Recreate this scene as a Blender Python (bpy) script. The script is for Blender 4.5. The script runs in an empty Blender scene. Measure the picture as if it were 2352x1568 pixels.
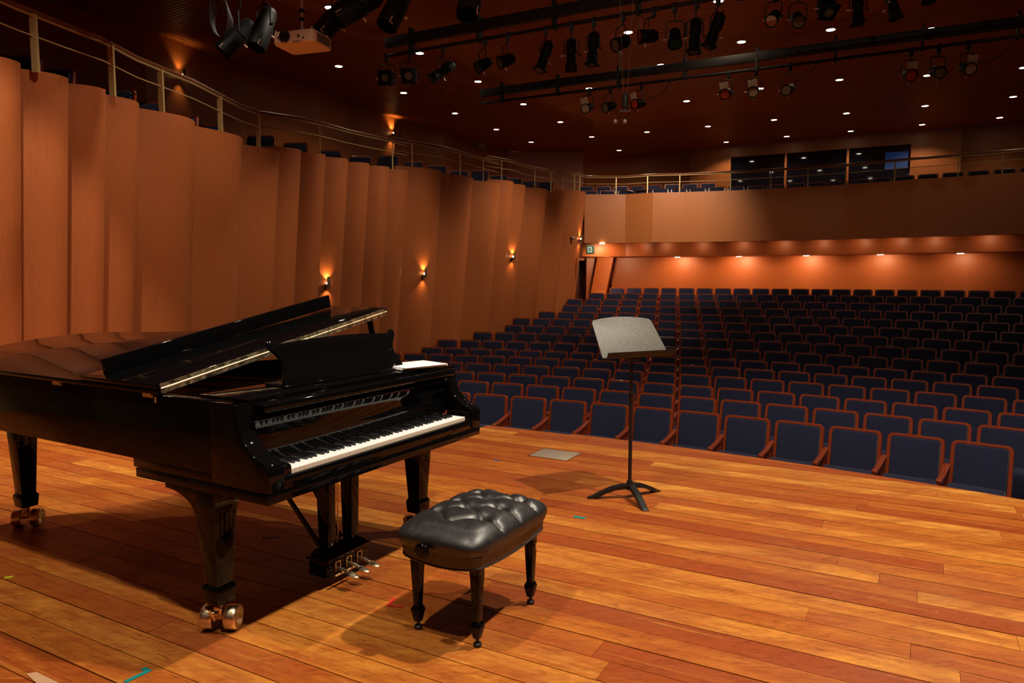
import bpy, bmesh, math, random
from mathutils import Vector, Matrix
R = math.radians; PI = math.pi; sin = math.sin; cos = math.cos
random.seed(7)
sc = bpy.context.scene; COL = sc.collection

# ---------------------------------------------------------------- camera, world, main lights, exposure
H = 1.475; FPX = 1670.0; PITCH = math.atan((784-635)/FPX)
cd = bpy.data.cameras.new('camera'); cd.sensor_width = 36; cd.lens = FPX/2352*36; cd.clip_end = 200
cam = bpy.data.objects.new('camera', cd); COL.objects.link(cam)
cam.location = (0, 0, H); cam.rotation_euler = (PI/2-PITCH, 0, 0); sc.camera = cam
w = bpy.data.worlds.new('world'); sc.world = w; w.use_nodes = True
w.node_tree.nodes['Background'].inputs[0].default_value = (1.0, .6, .35, 1)
w.node_tree.nodes['Background'].inputs[1].default_value = .0
vs = sc.view_settings; vs.view_transform = 'Standard'; vs.look = 'None'; vs.exposure = 0.0; vs.gamma = 1; vs.use_curve_mapping = False
sc.cycles.use_denoising = True; sc.cycles.max_bounces = 7; sc.cycles.diffuse_bounces = 4; sc.cycles.glossy_bounces = 4
sc.cycles.sample_clamp_indirect = 4; sc.cycles.caustics_reflective = False; sc.cycles.caustics_refractive = False

WARM = (1.0, .87, .69)
def spot(loc, target, power, deg, blend=.5, col=WARM, r=.08, name='stage_and_fill_light'):
    l = bpy.data.lights.new(name, 'SPOT'); l.energy = power; l.spot_size = R(deg); l.spot_blend = blend; l.color = col; l.shadow_soft_size = r
    o = bpy.data.objects.new(name, l); COL.objects.link(o); o.location = loc
    d = Vector(target)-Vector(loc); o.rotation_euler = d.to_track_quat('-Z', 'Y').to_euler(); return o
def point(loc, power, col=WARM, r=.05):
    l = bpy.data.lights.new('lamp_light', 'POINT'); l.energy = power; l.color = col; l.shadow_soft_size = r
    o = bpy.data.objects.new('lamp_light', l); COL.objects.link(o); o.location = loc; return o
# stage lanterns hung above the stage, out of frame; last one an added fill
spot((-1.65, 2.0, 5.8), (-1.1, 3.0, 0), 500, 112, .5)
spot((2.5, 3.2, 5.8), (2.4, 3.6, 0), 1130, 125, .6)
spot((.7, .3, 5.8), (.8, 2.4, 0), 300, 100, .6)
spot((3.4, 5.0, 5.8), (3.0, 5.2, 0), 480, 115, .7)
spot((-3.1, 4.5, 5.85), (-4.5, 6.4, .0), 820, 58, .35)
spot((-2.4, 5.6, 5.85), (-4.4, 8.0, .3), 300, 60, .7)
spot((.5, 1.2, 5.9), (4.0, 20, 2.2), 240, 74, .9)  # added unseen fill towards the house, for the balcony beam and front
# added wash spots without fixtures, brightening the left wall and balcony front
for p_, t_, e_ in (((-1.5, 8.6, 5.75), (-3.6, 9.4, .2), 460), ((.3, 12.4, 5.75), (-2.0, 13.2, .2), 500), ((2.6, 17.0, 5.75), (.6, 17.8, 0), 700), ((4.6, 18.2, 5.75), (4.2, 21.8, 2.6), 1000)):
    spot(p_, t_, e_, 86 if p_[0] > 4 else 92, 1.0 if p_[0] > 4 else .7)

# ---------------------------------------------------------------- helpers: pixels of the photograph to points
def ray(px, py):
    a = (px-1176)/FPX; b = (784-py)/FPX
    return Vector((a, cos(PITCH)+b*sin(PITCH), -sin(PITCH)+b*cos(PITCH)))
CP = Vector((0, 0, H))
def at_z(px, py, z):
    r = ray(px, py); return CP+r*((z-H)/r.z)
def at_y(px, py, y):
    r = ray(px, py); return CP+r*(y/r.y)
def at_plane(px, py, p, n):
    r = ray(px, py); return CP+r*((Vector(p)-CP).dot(n)/r.dot(n))
def to_px(p):
    x, y, z = p[0], p[1], p[2]-H
    yc = y*cos(PITCH)-z*sin(PITCH); zc = y*sin(PITCH)+z*cos(PITCH)
    return (1176+FPX*x/yc, 784-FPX*zc/yc)

# ---------------------------------------------------------------- materials
def mat(name, col, rough=.5, metal=0, coat=0, spec=.5, emit=None, estr=0, sheen=0, aniso=0):
    m = bpy.data.materials.new(name); m.use_nodes = True; b = m.node_tree.nodes['Principled BSDF']
    b.inputs['Base Color'].default_value = (*col, 1); b.inputs['Roughness'].default_value = rough
    b.inputs['Metallic'].default_value = metal; b.inputs['Coat Weight'].default_value = coat; b.inputs['Coat Roughness'].default_value = .03
    b.inputs['Specular IOR Level'].default_value = spec
    if sheen: b.inputs['Sheen Weight'].default_value = sheen
    if emit: b.inputs['Emission Color'].default_value = (*emit, 1); b.inputs['Emission Strength'].default_value = estr
    return m
def nd(m, t, **k):
    n = m.node_tree.nodes.new(t)
    for a, b in k.items(): setattr(n, a, b)
    return n
def lk(m, a, b): m.node_tree.links.new(a, b)
def ramp(m, stops, src):
    r = nd(m, 'ShaderNodeValToRGB'); e = r.color_ramp.elements
    while len(e) < len(stops): e.new(.5)
    for i, (p, c) in enumerate(stops): e[i].position = p; e[i].color = (*c, 1) if len(c) == 3 else c
    lk(m, src, r.inputs[0]); return r
def mixc(m, f, a, b, mode='MIX'):
    n = nd(m, 'ShaderNodeMix', data_type='RGBA', blend_type=mode)
    if isinstance(f, (int, float)): n.inputs[0].default_value = f
    else: lk(m, f, n.inputs[0])
    for s, v in ((6, a), (7, b)):
        if isinstance(v, tuple): n.inputs[s].default_value = (*v, 1)
        else: lk(m, v, n.inputs[s])
    return n.outputs[2]
def coords(m, scale, obj=True, rnd=False, rot=(0, 0, 0)):
    tc = nd(m, 'ShaderNodeTexCoord'); mp = nd(m, 'ShaderNodeMapping'); mp.inputs['Scale'].default_value = scale; mp.inputs['Rotation'].default_value = rot
    src = tc.outputs['Object' if obj else 'Generated']
    if rnd:
        oi = nd(m, 'ShaderNodeObjectInfo'); ml = nd(m, 'ShaderNodeMath', operation='MULTIPLY'); ml.inputs[1].default_value = 53.0
        lk(m, oi.outputs['Random'], ml.inputs[0]); ad = nd(m, 'ShaderNodeVectorMath', operation='ADD'); lk(m, src, ad.inputs[0]); lk(m, ml.outputs[0], ad.inputs[1]); src = ad.outputs[0]
    lk(m, src, mp.inputs[0]); return mp.outputs[0]
def noise(m, vec, scale, detail=4, rough=.55, dist=0):
    n = nd(m, 'ShaderNodeTexNoise'); n.inputs['Scale'].default_value = scale; n.inputs['Detail'].default_value = detail
    n.inputs['Roughness'].default_value = rough; n.inputs['Distortion'].default_value = dist; lk(m, vec, n.inputs['Vector']); return n.outputs['Fac']
def bump(m, src, s, d=.002):
    b = nd(m, 'ShaderNodeBump'); b.inputs['Strength'].default_value = s; b.inputs['Distance'].default_value = d
    lk(m, src, b.inputs['Height']); lk(m, b.outputs[0], m.node_tree.nodes['Principled BSDF'].inputs['Normal'])
def setin(m, name, out): lk(m, out, m.node_tree.nodes['Principled BSDF'].inputs[name])

def floor_mat():
    m = mat('worn_stage_wood', (.5, .2, .05), .4, coat=.0, spec=.4)
    oi = nd(m, 'ShaderNodeObjectInfo')
    base = ramp(m, [(0, (.36, 0.073, 0.012)), (.25, (.48, 0.133, 0.018)), (.55, (.58, 0.194, 0.026)), (.8, (.68, 0.258, 0.036)), (1, (.82, 0.378, 0.066))], oi.outputs['Random'])
    v = coords(m, (1.0, 16, 4), rnd=True); g = noise(m, v, 2.2, 6, .6, .6)
    gr = ramp(m, [(.25, (.50, .24, .10)), (.48, (.84, .74, .62)), (.72, (1.0, 1.0, 1.0))], g)
    c = mixc(m, .75, base.outputs[0], gr.outputs[0], 'MULTIPLY')
    v2 = coords(m, (1.6, 5, 3), rnd=True); g2 = noise(m, v2, 1.0, 3, .6, 1.2)
    pt = ramp(m, [(.42, (0, 0, 0)), (.60, (1, 1, 1))], g2)
    c = mixc(m, pt.outputs[0], c, mixc(m, .42, c, (.32, .06, .012)), 'MIX')
    v3 = coords(m, (1.2, 22, 6), rnd=True); g3 = noise(m, v3, 1.7, 2, .5)
    yl = ramp(m, [(.60, (0, 0, 0)), (.72, (.28, .28, .28))], g3)
    c = mixc(m, yl.outputs[0], c, (.80, .40, .07))
    tc = nd(m, 'ShaderNodeTexCoord'); ge = nd(m, 'ShaderNodeNewGeometry')
    # worn, scuffed patches: broad grey-brown dirt and small pale chips, in the position of the stage
    big = noise(m, ge.outputs['Position'], .9, 4, .65, .5)
    dr = ramp(m, [(.52, (0, 0, 0)), (.72, (.55, .55, .55))], big)
    c = mixc(m, dr.outputs[0], c, mixc(m, .55, c, (.16, .07, .03)))
    st = nd(m, 'ShaderNodeMapping'); st.inputs['Rotation'].default_value = (0, 0, R(29)); st.inputs['Scale'].default_value = (1.1, 3.4, 1); lk(m, ge.outputs['Position'], st.inputs[0])
    rd = noise(m, st.outputs[0], 1.5, 6, .68, .9)
    rm = ramp(m, [(.42, (0, 0, 0)), (.62, (.72, .72, .72))], rd); c = mixc(m, rm.outputs[0], c, mixc(m, .75, c, (.34, .060, .012)))
    fn = noise(m, st.outputs[0], 9, 6, .75, 1.4)
    fm = ramp(m, [(.32, (.62, .50, .42)), (.5, (1, 1, 1)), (.70, (1.12, 1.12, 1.1))], fn); c = mixc(m, .8, c, fm.outputs[0], 'MULTIPLY')
    sp = noise(m, ge.outputs['Position'], 26, 3, .7, 2.5)
    ch = ramp(m, [(.70, (0, 0, 0)), (.74, (.6, .6, .6))], sp)
    c = mixc(m, ch.outputs[0], c, (.62, .34, .16))
    vk = coords(m, (6, 60, 20), rnd=True); kn = noise(m, vk, 2.0, 2, .5)
    kk = ramp(m, [(.27, (.75, .75, .75)), (.33, (0, 0, 0))], kn)
    c = mixc(m, kk.outputs[0], c, (.10, .03, .01))
    setin(m, 'Base Color', c)
    rr = ramp(m, [(.3, (.33, .33, .33)), (.75, (.6, .6, .6))], big); setin(m, 'Roughness', rr.outputs[0])
    bump(m, g, .25, .002); return m
def veneer(name, a, b, rough=.42, scale=60, vertical=True):
    m = mat(name, a, rough, spec=.35)
    v = coords(m, (scale, scale, .6) if vertical else (1, 1, 1), rnd=True)
    g = noise(m, v, 1.0, 3, .6, .1); g2 = noise(m, coords(m, (1.3, 1.3, .35), rnd=True), 1.0, 3, .5)
    c = mixc(m, g, a, b); c = mixc(m, ramp(m, [(.4, (0, 0, 0)), (.7, (.08, .08, .08))], g2).outputs[0], c, tuple(x*.75 for x in a))
    setin(m, 'Base Color', c); bump(m, g, .05, .001); return m
def fabric(name, col, col2):
    m = mat(name, col, .9, spec=.2, sheen=.12)
    g = noise(m, coords(m, (90, 90, 90)), 3, 2, .6); g2 = noise(m, coords(m, (3, 3, 3), rnd=True), 1.4, 3, .5)
    c = mixc(m, g2, col, col2); setin(m, 'Base Color', c); bump(m, g, .35, .002); return m
def leather():
    m = mat('black_leather', (.014, .014, .015), .4, spec=.8)
    g = noise(m, coords(m, (1, 1, 1)), 90, 4, .65); g2 = noise(m, coords(m, (1, 1, 1)), 14, 4, .6, 1.5)
    setin(m, 'Roughness', ramp(m, [(.3, (.34, .34, .34)), (.7, (.50, .50, .50))], g2).outputs[0])
    ad = nd(m, 'ShaderNodeMath', operation='ADD'); lk(m, g, ad.inputs[0]); lk(m, g2, ad.inputs[1]); bump(m, ad.outputs[0], .16, .002); return m
def brass(name='brass', col=(.98, .82, .54), rough=.32):
    m = mat(name, col, rough, 1); g = noise(m, coords(m, (1, 1, 1)), 40, 3, .6)
    setin(m, 'Roughness', ramp(m, [(.3, (rough*.7,)*3), (.7, (rough*1.5,)*3)], g).outputs[0]); return m
def speckle():
    m = mat('speckled_desk_enamel', (.2, .19, .16), .5, spec=.4); g = noise(m, coords(m, (1, 1, 1)), 260, 3, .7)
    c = ramp(m, [(.38, (.045, .043, .038)), (.62, (.20, .19, .165))], g); setin(m, 'Base Color', c.outputs[0]); bump(m, g, .3, .001); return m

M = dict(
    floor=floor_mat(),
    wall=veneer('wall_veneer', (.42, .118, .034), (.30, .078, .021)),
    upper=veneer('upper_wall_veneer', (.46, .145, .036), (.38, .115, .028)),
    balc=veneer('balcony_front_veneer', (.42, .135, .037), (.33, .10, .027)),
    rear=veneer('rear_wall_veneer', (.50, .13, .032), (.42, .10, .025)),
    ceil=veneer('ceiling_slat_wood', (.62, .19, .05), (.48, .13, .034), vertical=False),
    ceilback=mat('ceiling_void', (.012, .006, .004), .9),
    stagewall=veneer('stage_rear_wall_paint', (.34, .22, .08), (.30, .19, .07)),
    carpet=fabric('aisle_carpet', (.03, .022, .02), (.02, .016, .015)),
    gloss=mat('black_piano_lacquer', (.003, .003, .0032), .045, spec=.26),
    satin=mat('satin_black_enamel', (.010, .010, .011), .38, spec=.45),
    matte=mat('matte_black_metal', (.010, .010, .010), .55, spec=.4),
    fix=mat('black_lantern_paint', (.003, .0035, .0035), .55, spec=.25),
    fixgrey=mat('grey_lantern_paint', (.03, .035, .033), .45, spec=.5),
    ivory=mat('ivory_white_key', (.93, .93, .92), .3), ebony=mat('black_key', (.012, .012, .013), .28),
    keyfront=mat('key_front', (.70, .62, .50), .4),
    felt=mat('red_felt', (.45, .01, .02), .9), brass=brass(), brassd=brass('aged_brass', (.68, .46, .22), .38),
    chrome=mat('chrome', (.6, .6, .6), .15, 1), plate=mat('bronze_iron_frame', (.40, .20, .06), .35, .6),
    wire=mat('steel_string', (.5, .45, .38), .3, 1), spruce=mat('soundboard_spruce', (.35, .18, .06), .45),
    navy=fabric('navy_upholstery', (.0085, .010, .030), (.013, .015, .040)),
    frame=mat('red_brown_lacquered_wood', (.20, .028, .007), .32, coat=.12), paper=mat('white_paper', (.94, .94, .94), .7),
    rail=mat('painted_steel_rail', (.55, .36, .15), .4, .3), handrail=mat('dark_wood_handrail', (.16, .05, .02), .35, coat=.3),
    leather=leather(), desk=speckle(), beige=mat('beige_plastic', (.60, .42, .28), .5), cream=mat('cream_projector_shell', (.78, .60, .44), .45),
    lensglass=mat('dark_lens_glass', (.01, .01, .012), .05, coat=1), lensdull=mat('frosted_lens', (.16, .115, .06), .3),
    gelred=mat('red_gel', (.42, .03, .01), .35), gelgreen=mat('green_tinted_lantern', (.015, .05, .015), .4), frost=mat('frost_diffusion_sheet', (.40, .30, .20), .7),
    lamp=mat('lit_downlight', (1, .9, .75), .5, emit=(1, .86, .66), estr=22), lampd=mat('lit_soffit_light', (1, .9, .75), .5, emit=(1, .86, .68), estr=12),
    bulb=mat('lit_sconce_lamp', (1, .8, .5), .5, emit=(1, .74, .36), estr=20),
    sconce=mat('bronze_sconce_metal', (.20, .12, .07), .4, .5), glass=mat('dark_control_room_glass', (.004, .006, .012), .04, coat=1),
    bluescr=mat('blue_screen_glow', (.02, .06, .2), .5, emit=(.02, .10, .5), estr=.06), teal=mat('teal_tape', (.0, .26, .25), .6), yellow=mat('yellow_tape', (.60, .62, .02), .6),
    red=mat('red_tape', (.62, .03, .015), .6), blue=mat('blue_tape', (.03, .12, .5), .6), slate=mat('faded_blue_tape', (.05, .09, .13), .7),
    steel=mat('brushed_steel_plate', (.50, .42, .33), .4, .5), door=mat('dark_red_door_wood', (.17, .02, .008), .4, coat=.3),
    green=mat('green_exit_panel', (.0, .16, .10), .4, emit=(.0, .35, .2), estr=.25), white=mat('white_sign_face', (.8, .8, .7), .5, emit=(.9, .9, .7), estr=.35),
    socket=mat('ivory_socket_plastic', (.5, .45, .35), .4), cable=mat('black_cable', (.012, .010, .008), .6), patch=mat('pale_filler', (.62, .36, .20), .7), tuft=mat('dark_red_fringe', (.12, .02, .012), .9))

# ---------------------------------------------------------------- mesh builder
class G:
    def __init__(s): s.V = []; s.F = []
    def add(s, vs, fs, T=None):
        o = len(s.V); s.V += [tuple(T @ Vector(v)) if T else tuple(v) for v in vs]; s.F += [tuple(i+o for i in f) for f in fs]; return s
    def box(s, a, b, T=None):
        (x0, y0, z0), (x1, y1, z1) = a, b
        return s.add([(x0, y0, z0), (x1, y0, z0), (x1, y1, z0), (x0, y1, z0), (x0, y0, z1), (x1, y0, z1), (x1, y1, z1), (x0, y1, z1)],
                     [(0, 3, 2, 1), (4, 5, 6, 7), (0, 1, 5, 4), (1, 2, 6, 5), (2, 3, 7, 6), (3, 0, 4, 7)], T)
    def frus(s, c0, s0, c1, s1, T=None):          # square frustum between two centres, sizes (x,y)
        vs = []
        for c, q in ((c0, s0), (c1, s1)):
            for dx, dy in ((-1, -1), (1, -1), (1, 1), (-1, 1)): vs.append((c[0]+dx*q[0]/2, c[1]+dy*q[1]/2, c[2]))
        return s.add(vs, [(0, 3, 2, 1), (4, 5, 6, 7), (0, 1, 5, 4), (1, 2, 6, 5), (2, 3, 7, 6), (3, 0, 4, 7)], T)
    def prism(s, poly, a, b, ax='z', T=None):      # polygon extruded from a to b along ax
        n = len(poly)
        def p(q, h): return {'z': (q[0], q[1], h), 'x': (h, q[0], q[1]), 'y': (q[0], h, q[1])}[ax]
        vs = [p(q, a) for q in poly]+[p(q, b) for q in poly]
        return s.add(vs, [tuple(range(n))[::-1], tuple(range(n, 2*n))]+[(i, (i+1) % n, n+(i+1) % n, n+i) for i in range(n)], T)
    def cyl(s, p0, p1, r0, r1=None, n=16, T=None, cap=True):
        r1 = r0 if r1 is None else r1; p0 = Vector(p0); p1 = Vector(p1); d = (p1-p0).normalized()
        a = d.orthogonal().normalized(); b = d.cross(a); vs = []
        for p, r in ((p0, r0), (p1, r1)):
            for i in range(n): t = 2*PI*i/n; vs.append(p+a*(r*cos(t))+b*(r*sin(t)))
        fs = [(i, (i+1) % n, n+(i+1) % n, n+i) for i in range(n)]
        if cap: fs += [tuple(range(n))[::-1], tuple(range(n, 2*n))]
        return s.add(vs, fs, T)
    def lathe(s, prof, n=20, T=None, cap=True):    # (r,z) profile round z
        vs = [(r*cos(2*PI*i/n), r*sin(2*PI*i/n), z) for r, z in prof for i in range(n)]; k = len(prof)
        fs = [(j*n+i, j*n+(i+1) % n, (j+1)*n+(i+1) % n, (j+1)*n+i) for j in range(k-1) for i in range(n)]
        if cap: fs += [tuple(range(n))[::-1], tuple(range((k-1)*n, k*n))]
        return s.add(vs, fs, T)
    def tube(s, pts, r, n=8, T=None, closed=False):
        pts = [Vector(p) for p in pts]; m = len(pts); vs = []; up = None
        for i, p in enumerate(pts):
            d = (pts[(i+1) % m]-pts[i-1]) if closed else (pts[min(i+1, m-1)]-pts[max(i-1, 0)]); d.normalize()
            a = d.orthogonal().normalized() if up is None else (up-d*up.dot(d)).normalized(); up = a; b = d.cross(a)
            for k in range(n): t = 2*PI*k/n; vs.append(p+a*(r*cos(t))+b*(r*sin(t)))
        q = m if closed else m-1
        fs = [(i*n+k, i*n+(k+1) % n, ((i+1) % m)*n+(k+1) % n, ((i+1) % m)*n+k) for i in range(q) for k in range(n)]
        if not closed: fs += [tuple(range(n))[::-1], tuple(range((m-1)*n, m*n))]
        return s.add(vs, fs, T)
    def mesh(s, name, m, bev=0, seg=2, smooth=False, ang=30):
        me = bpy.data.meshes.new(name); bm = bmesh.new(); vv = [bm.verts.new(v) for v in s.V]
        for f in s.F:
            try: bm.faces.new([vv[i] for i in f])
            except ValueError: pass
        bmesh.ops.recalc_face_normals(bm, faces=bm.faces)
        if bev:
            es = [e for e in bm.edges if len(e.link_faces) == 2 and e.calc_face_angle(0) > R(ang)]
            bmesh.ops.bevel(bm, geom=es, offset=bev, segments=seg, profile=.5, affect='EDGES', clamp_overlap=True)
        bm.to_mesh(me); bm.free()
        if smooth or bev:
            me.polygons.foreach_set('use_smooth', [True]*len(me.polygons))
            try: me.set_sharp_from_angle(angle=R(40))
            except Exception: pass
        if m: me.materials.append(m)
        return me
    def obj(s, name, m, parent=None, bev=0, seg=2, smooth=False, loc=None, rot=None, ang=30):
        o = bpy.data.objects.new(name, s.mesh(name, m, bev, seg, smooth, ang)); COL.objects.link(o)
        if parent: o.parent = parent
        if loc is not None: o.location = loc
        if rot is not None: o.rotation_euler = rot
        return o
def tag(o, label=None, cat=None, group=None, kind=None):
    if label: o['label'] = label
    if cat: o['category'] = cat
    if group: o['group'] = group
    if kind: o['kind'] = kind
    return o
def thing(name, label, cat, loc=(0, 0, 0), rz=0, group=None):
    o = bpy.data.objects.new(name, None); COL.objects.link(o); o.location = loc; o.rotation_euler = (0, 0, rz); o.empty_display_size = .1
    return tag(o, label, cat, group)
def struct(g, name, m, parent=None, **k):
    o = g.obj(name, m, parent, **k)
    if parent is None: o['kind'] = 'structure'
    return o
def dup(o, parent=None, top=True):
    c = o.copy(); COL.objects.link(c)
    if not top: c.parent = parent
    for ch in o.children: dup(ch, c, False)
    return c
ORD = ['', 'first', 'second', 'third', 'fourth', 'fifth', 'sixth', 'seventh', 'eighth', 'ninth', 'tenth', 'eleventh', 'twelfth', 'thirteenth', 'fourteenth',
       'fifteenth', 'sixteenth', 'seventeenth', 'eighteenth', 'nineteenth', 'twentieth', 'twenty-first', 'twenty-second', 'twenty-third', 'twenty-fourth']
def rounded(pts, rad, n=4):                       # round the corners of a 2-D polygon
    out = []; m = len(pts)
    for i in range(m):
        p = Vector(pts[i]); a = Vector(pts[i-1]); b = Vector(pts[(i+1) % m]); r = rad[i] if isinstance(rad, (list, tuple)) else rad
        if r <= 0: out.append(tuple(p)); continue
        u = (a-p).normalized()*r; v = (b-p).normalized()*r
        for k in range(n+1):
            t = k/n; out.append(tuple((p+u)*(1-t)**2+p*2*t*(1-t)+(p+v)*t*t))
    return out

# ================================================================ THE SETTING
ZC = 6.03
SB = Vector((-.874, .486, 0)).normalized(); SN = Vector((.486, .874, 0)).normalized()   # along / across the stage boards
SC = Vector((-6.16, -5.66)); SR = 14.11
floor = struct(G().prism([(SC.x+SR*cos(R(a)), SC.y+SR*sin(R(a))) for a in range(20, 89, 2)]+[(-7.2, 7.9), (-7.2, -3.7), (9, -3.7), (9, -.9)], -.12, -.022), 'floor', M['ceilback'])
def blim(n):                                        # extent of a strip inside the curved stage edge
    c = SC.x*SB.x+SC.y*SB.y; cn = SC.x*SN.x+SC.y*SN.y; q = SR*SR-(n-cn)**2
    h = math.sqrt(max(q, 0)); return c-h, c+h
BW = .1445; n0 = -4.0+.02; i = 0; far = G(); nb = 0
NTOP = SC.x*SN.x+SC.y*SN.y+SR-.0008
while n0+i*BW < NTOP-.004:
    na = n0+i*BW+.0014; nz = min(na+BW-.0028-(.0032 if i % 2 else .0006), NTOP)
    la, ha = blim(na); lz, hz = blim(nz)
    lo = max(min(la, lz), -7.0); hi = min(ha, hz, 8.6); b = lo; first = True; i += 1
    step = random.uniform(.3, 3.0)+abs(max(la, -7)-max(lz, -7))
    while b < hi:
        e = min(b+step, hi); step = random.uniform(1.5, 3.9)
        c0 = (max(la, -7.0) if first else b+.0008); c1 = (max(lz, -7.0) if first else b+.0008); e0 = e-.0008
        pts = [SB*x+SN*y for x, y in ((c0, na), (e0, na), (e0, nz), (c1, nz))]
        mid = (pts[0]+pts[1]+pts[2]+pts[3])/4
        if first: pts += [SB*max(blim(nn_)[0], -7.0)+SN*nn_ for nn_ in [nz+(na-nz)*t_/9 for t_ in range(1, 9)]]
        if mid.x > -7.3:
            vis = False
            for t in (0, .25, .5, .75, 1):
                p = pts[0].lerp(pts[1], t)
                if p.y > .6:
                    X, Y = to_px(p)
                    if -160 < X < 2500 and Y < 1640: vis = True
            dz = random.uniform(-.0008, .0008)
            if vis and nb < 300:
                L = e0-b; org = SB*((b+e0)/2)+SN*((na+nz)/2)
                loc = [((b+e0)/2-p.dot(SB), p.dot(SN)-(na+nz)/2) for p in pts]
                g = G().prism(loc, -.02, 0)
                o = g.obj('floorboard', M['floor'], floor); o.location = (org.x, org.y, dz); o.rotation_euler = (0, 0, math.atan2(-SB.y, -SB.x)); nb += 1
            else: far.prism([(p.x, p.y) for p in pts], -.02, dz)
        first = False; b = e
tag(far.obj('floorboard', M['floor'], floor), kind='stuff')
g = G(); arc = [(SC.x+SR*cos(R(a)), SC.y+SR*sin(R(a))) for a in range(20, 89, 2)]
for p, q in zip(arc, arc[1:]): g.add([(*p, -.05), (*q, -.05), (*q, -1.1), (*p, -1.1)], [(0, 1, 2, 3)])
struct(g, 'wall_stage_front', M['wall'])

# auditorium rows: centre, radii, top-of-seat heights
RC = Vector((-8.138, -8.713)); S = .54
RR = [19.72, 20.68, 21.70, 22.76, 23.84, 24.85, 25.93, 27.03, 28.06, 29.0, 29.87, 30.72, 31.66, 32.69, 33.79]
RH = [-.047, -.041, -.052, -.041, -.031, -.007, .066, .166, .269, .397, .529, .68, .826, .98, 1.124]
RA = [59.37, 60.2, 60.99, 61.74, 62.46, 63.06, 63.66, 64.22, 64.7, 65.12, 65.49, 65.83, 66.2, 66.56, 66.91]
RL = [-9, -10, -10, -11, -11, -10, -10, -9, -8, -8, -7, -6, -6, -5, -4]     # first seat of each row, counted from the gap
def pol(r, a, z=0): return Vector((RC.x+r*cos(R(a)), RC.y+r*sin(R(a)), z))
g = G()
for k in range(15):
    z = RH[k]-.95; ra = (SR+2.0 if k == 0 else RR[k]-.78); rb = RR[k+1]-.78 if k < 14 else 38
    zp = RH[k-1]-.95 if k else z-.1
    for a in range(8, 84, 3):
        A, B, C_, D = pol(ra, a, z), pol(ra, a+3, z), pol(rb, a+3, z), pol(rb, a, z)
        g.add([A, B, C_, D], [(0, 1, 2, 3)]); g.add([A, B, B-Vector((0, 0, z-zp)), A-Vector((0, 0, z-zp))], [(0, 1, 2, 3)])
struct(g, 'floor', M['carpet'])

# ---- left wall: overlapping curved veneer panels in tiers
NW = Vector((.87, -.5, 0)).normalized(); TILT = .105
TIERS = [  # parapet height, start pixel, right edges of the panels in pixels
 (3.47, (-420, 10), [(-210, 60), (-70, 104), (47, 145), (157, 180), (243, 206), (320, 239), (448, 281), (555, 325), (642, 353)]),
 (3.59, (601, 334), [(692, 345), (748, 355), (800, 367), (849, 376), (895, 384), (938, 392.6)]),
 (3.71, (908, 380), [(1016.5, 395), (1086.7, 410.5), (1149.7, 425.7)]),
 (3.83, (1121, 410.8), [(1180, 418.8), (1206.8, 427.6), (1256.9, 435.7), (1300.5, 445.6)]),
 (3.95, (1274, 433), [(1344.8, 444.2)])]
wall_left = bpy.data.objects.new('wall_left', None); COL.objects.link(wall_left); wall_left['kind'] = 'structure'
PANELS = []
def base_of(p, z): q = p-NW*TILT*(p.z-z); return Vector((q.x, q.y, z))
for zt, st, edges in TIERS:
    prev = at_z(*st, zt); tier = []
    for ex, ey in edges:
        end = at_z(ex, ey, zt)
        a = Vector(prev)
        if tier: dirr = (prev-CP); dirr.z = 0; a = prev+dirr.normalized()*(.17 if zt < 3.5 else .18)-NW*.05
        ch = end-a; ch.z = 0; nrm = Vector((ch.y, -ch.x, 0)).normalized(); blg = min(.24, ch.length*.16)
        out = [a.lerp(end, t/8)+nrm*blg*4*(t/8)*(1-t/8)*(.5+1.0*(t/8)) for t in range(9)]
        inn = [p-nrm*.07 for p in out]; ring = out+inn[::-1]
        n = len(ring); top = [Vector((p.x, p.y, zt)) for p in ring]; zb = -1.3
        lv = [top]+[[base_of(p, z) for p in top] for z in (1.0, zb)]
        g = G(); g.add([v for l in lv for v in l], [tuple(range(n)), tuple(range(2*n, 3*n))[::-1]]+[(j*n+k, j*n+(k+1) % n, (j+1)*n+(k+1) % n, (j+1)*n+k) for j in range(2) for k in range(n)])
        o = g.obj('wall_panel', M['wall'], wall_left, smooth=True); tier.append(end); prev = end
        PANELS.append((to_px(a)[0], ex, a, end, zt, blg))
def on_wall(px, py):                                 # the point of the left wall seen at a pixel
    for x0, x1, a, e, zt, bl_ in PANELS:
        if x0-2 <= px+.09*(py-400)*(1 if py > 400 else 0) <= x1+2:
            n = (e-a).cross(a-base_of(a, 0)).normalized(); p = at_plane(px, py, a.lerp(e, .5), n); d = Vector((e.y-a.y, a.x-e.x, 0)).normalized()
            t = max(0, min(1, ((p-base_of(a, p.z)).dot((e-a).normalized()))/(e-a).length))
            return p+d*(bl_*4*t*(1-t)*(.5+t)), d
    raise ValueError((px, py))
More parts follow.
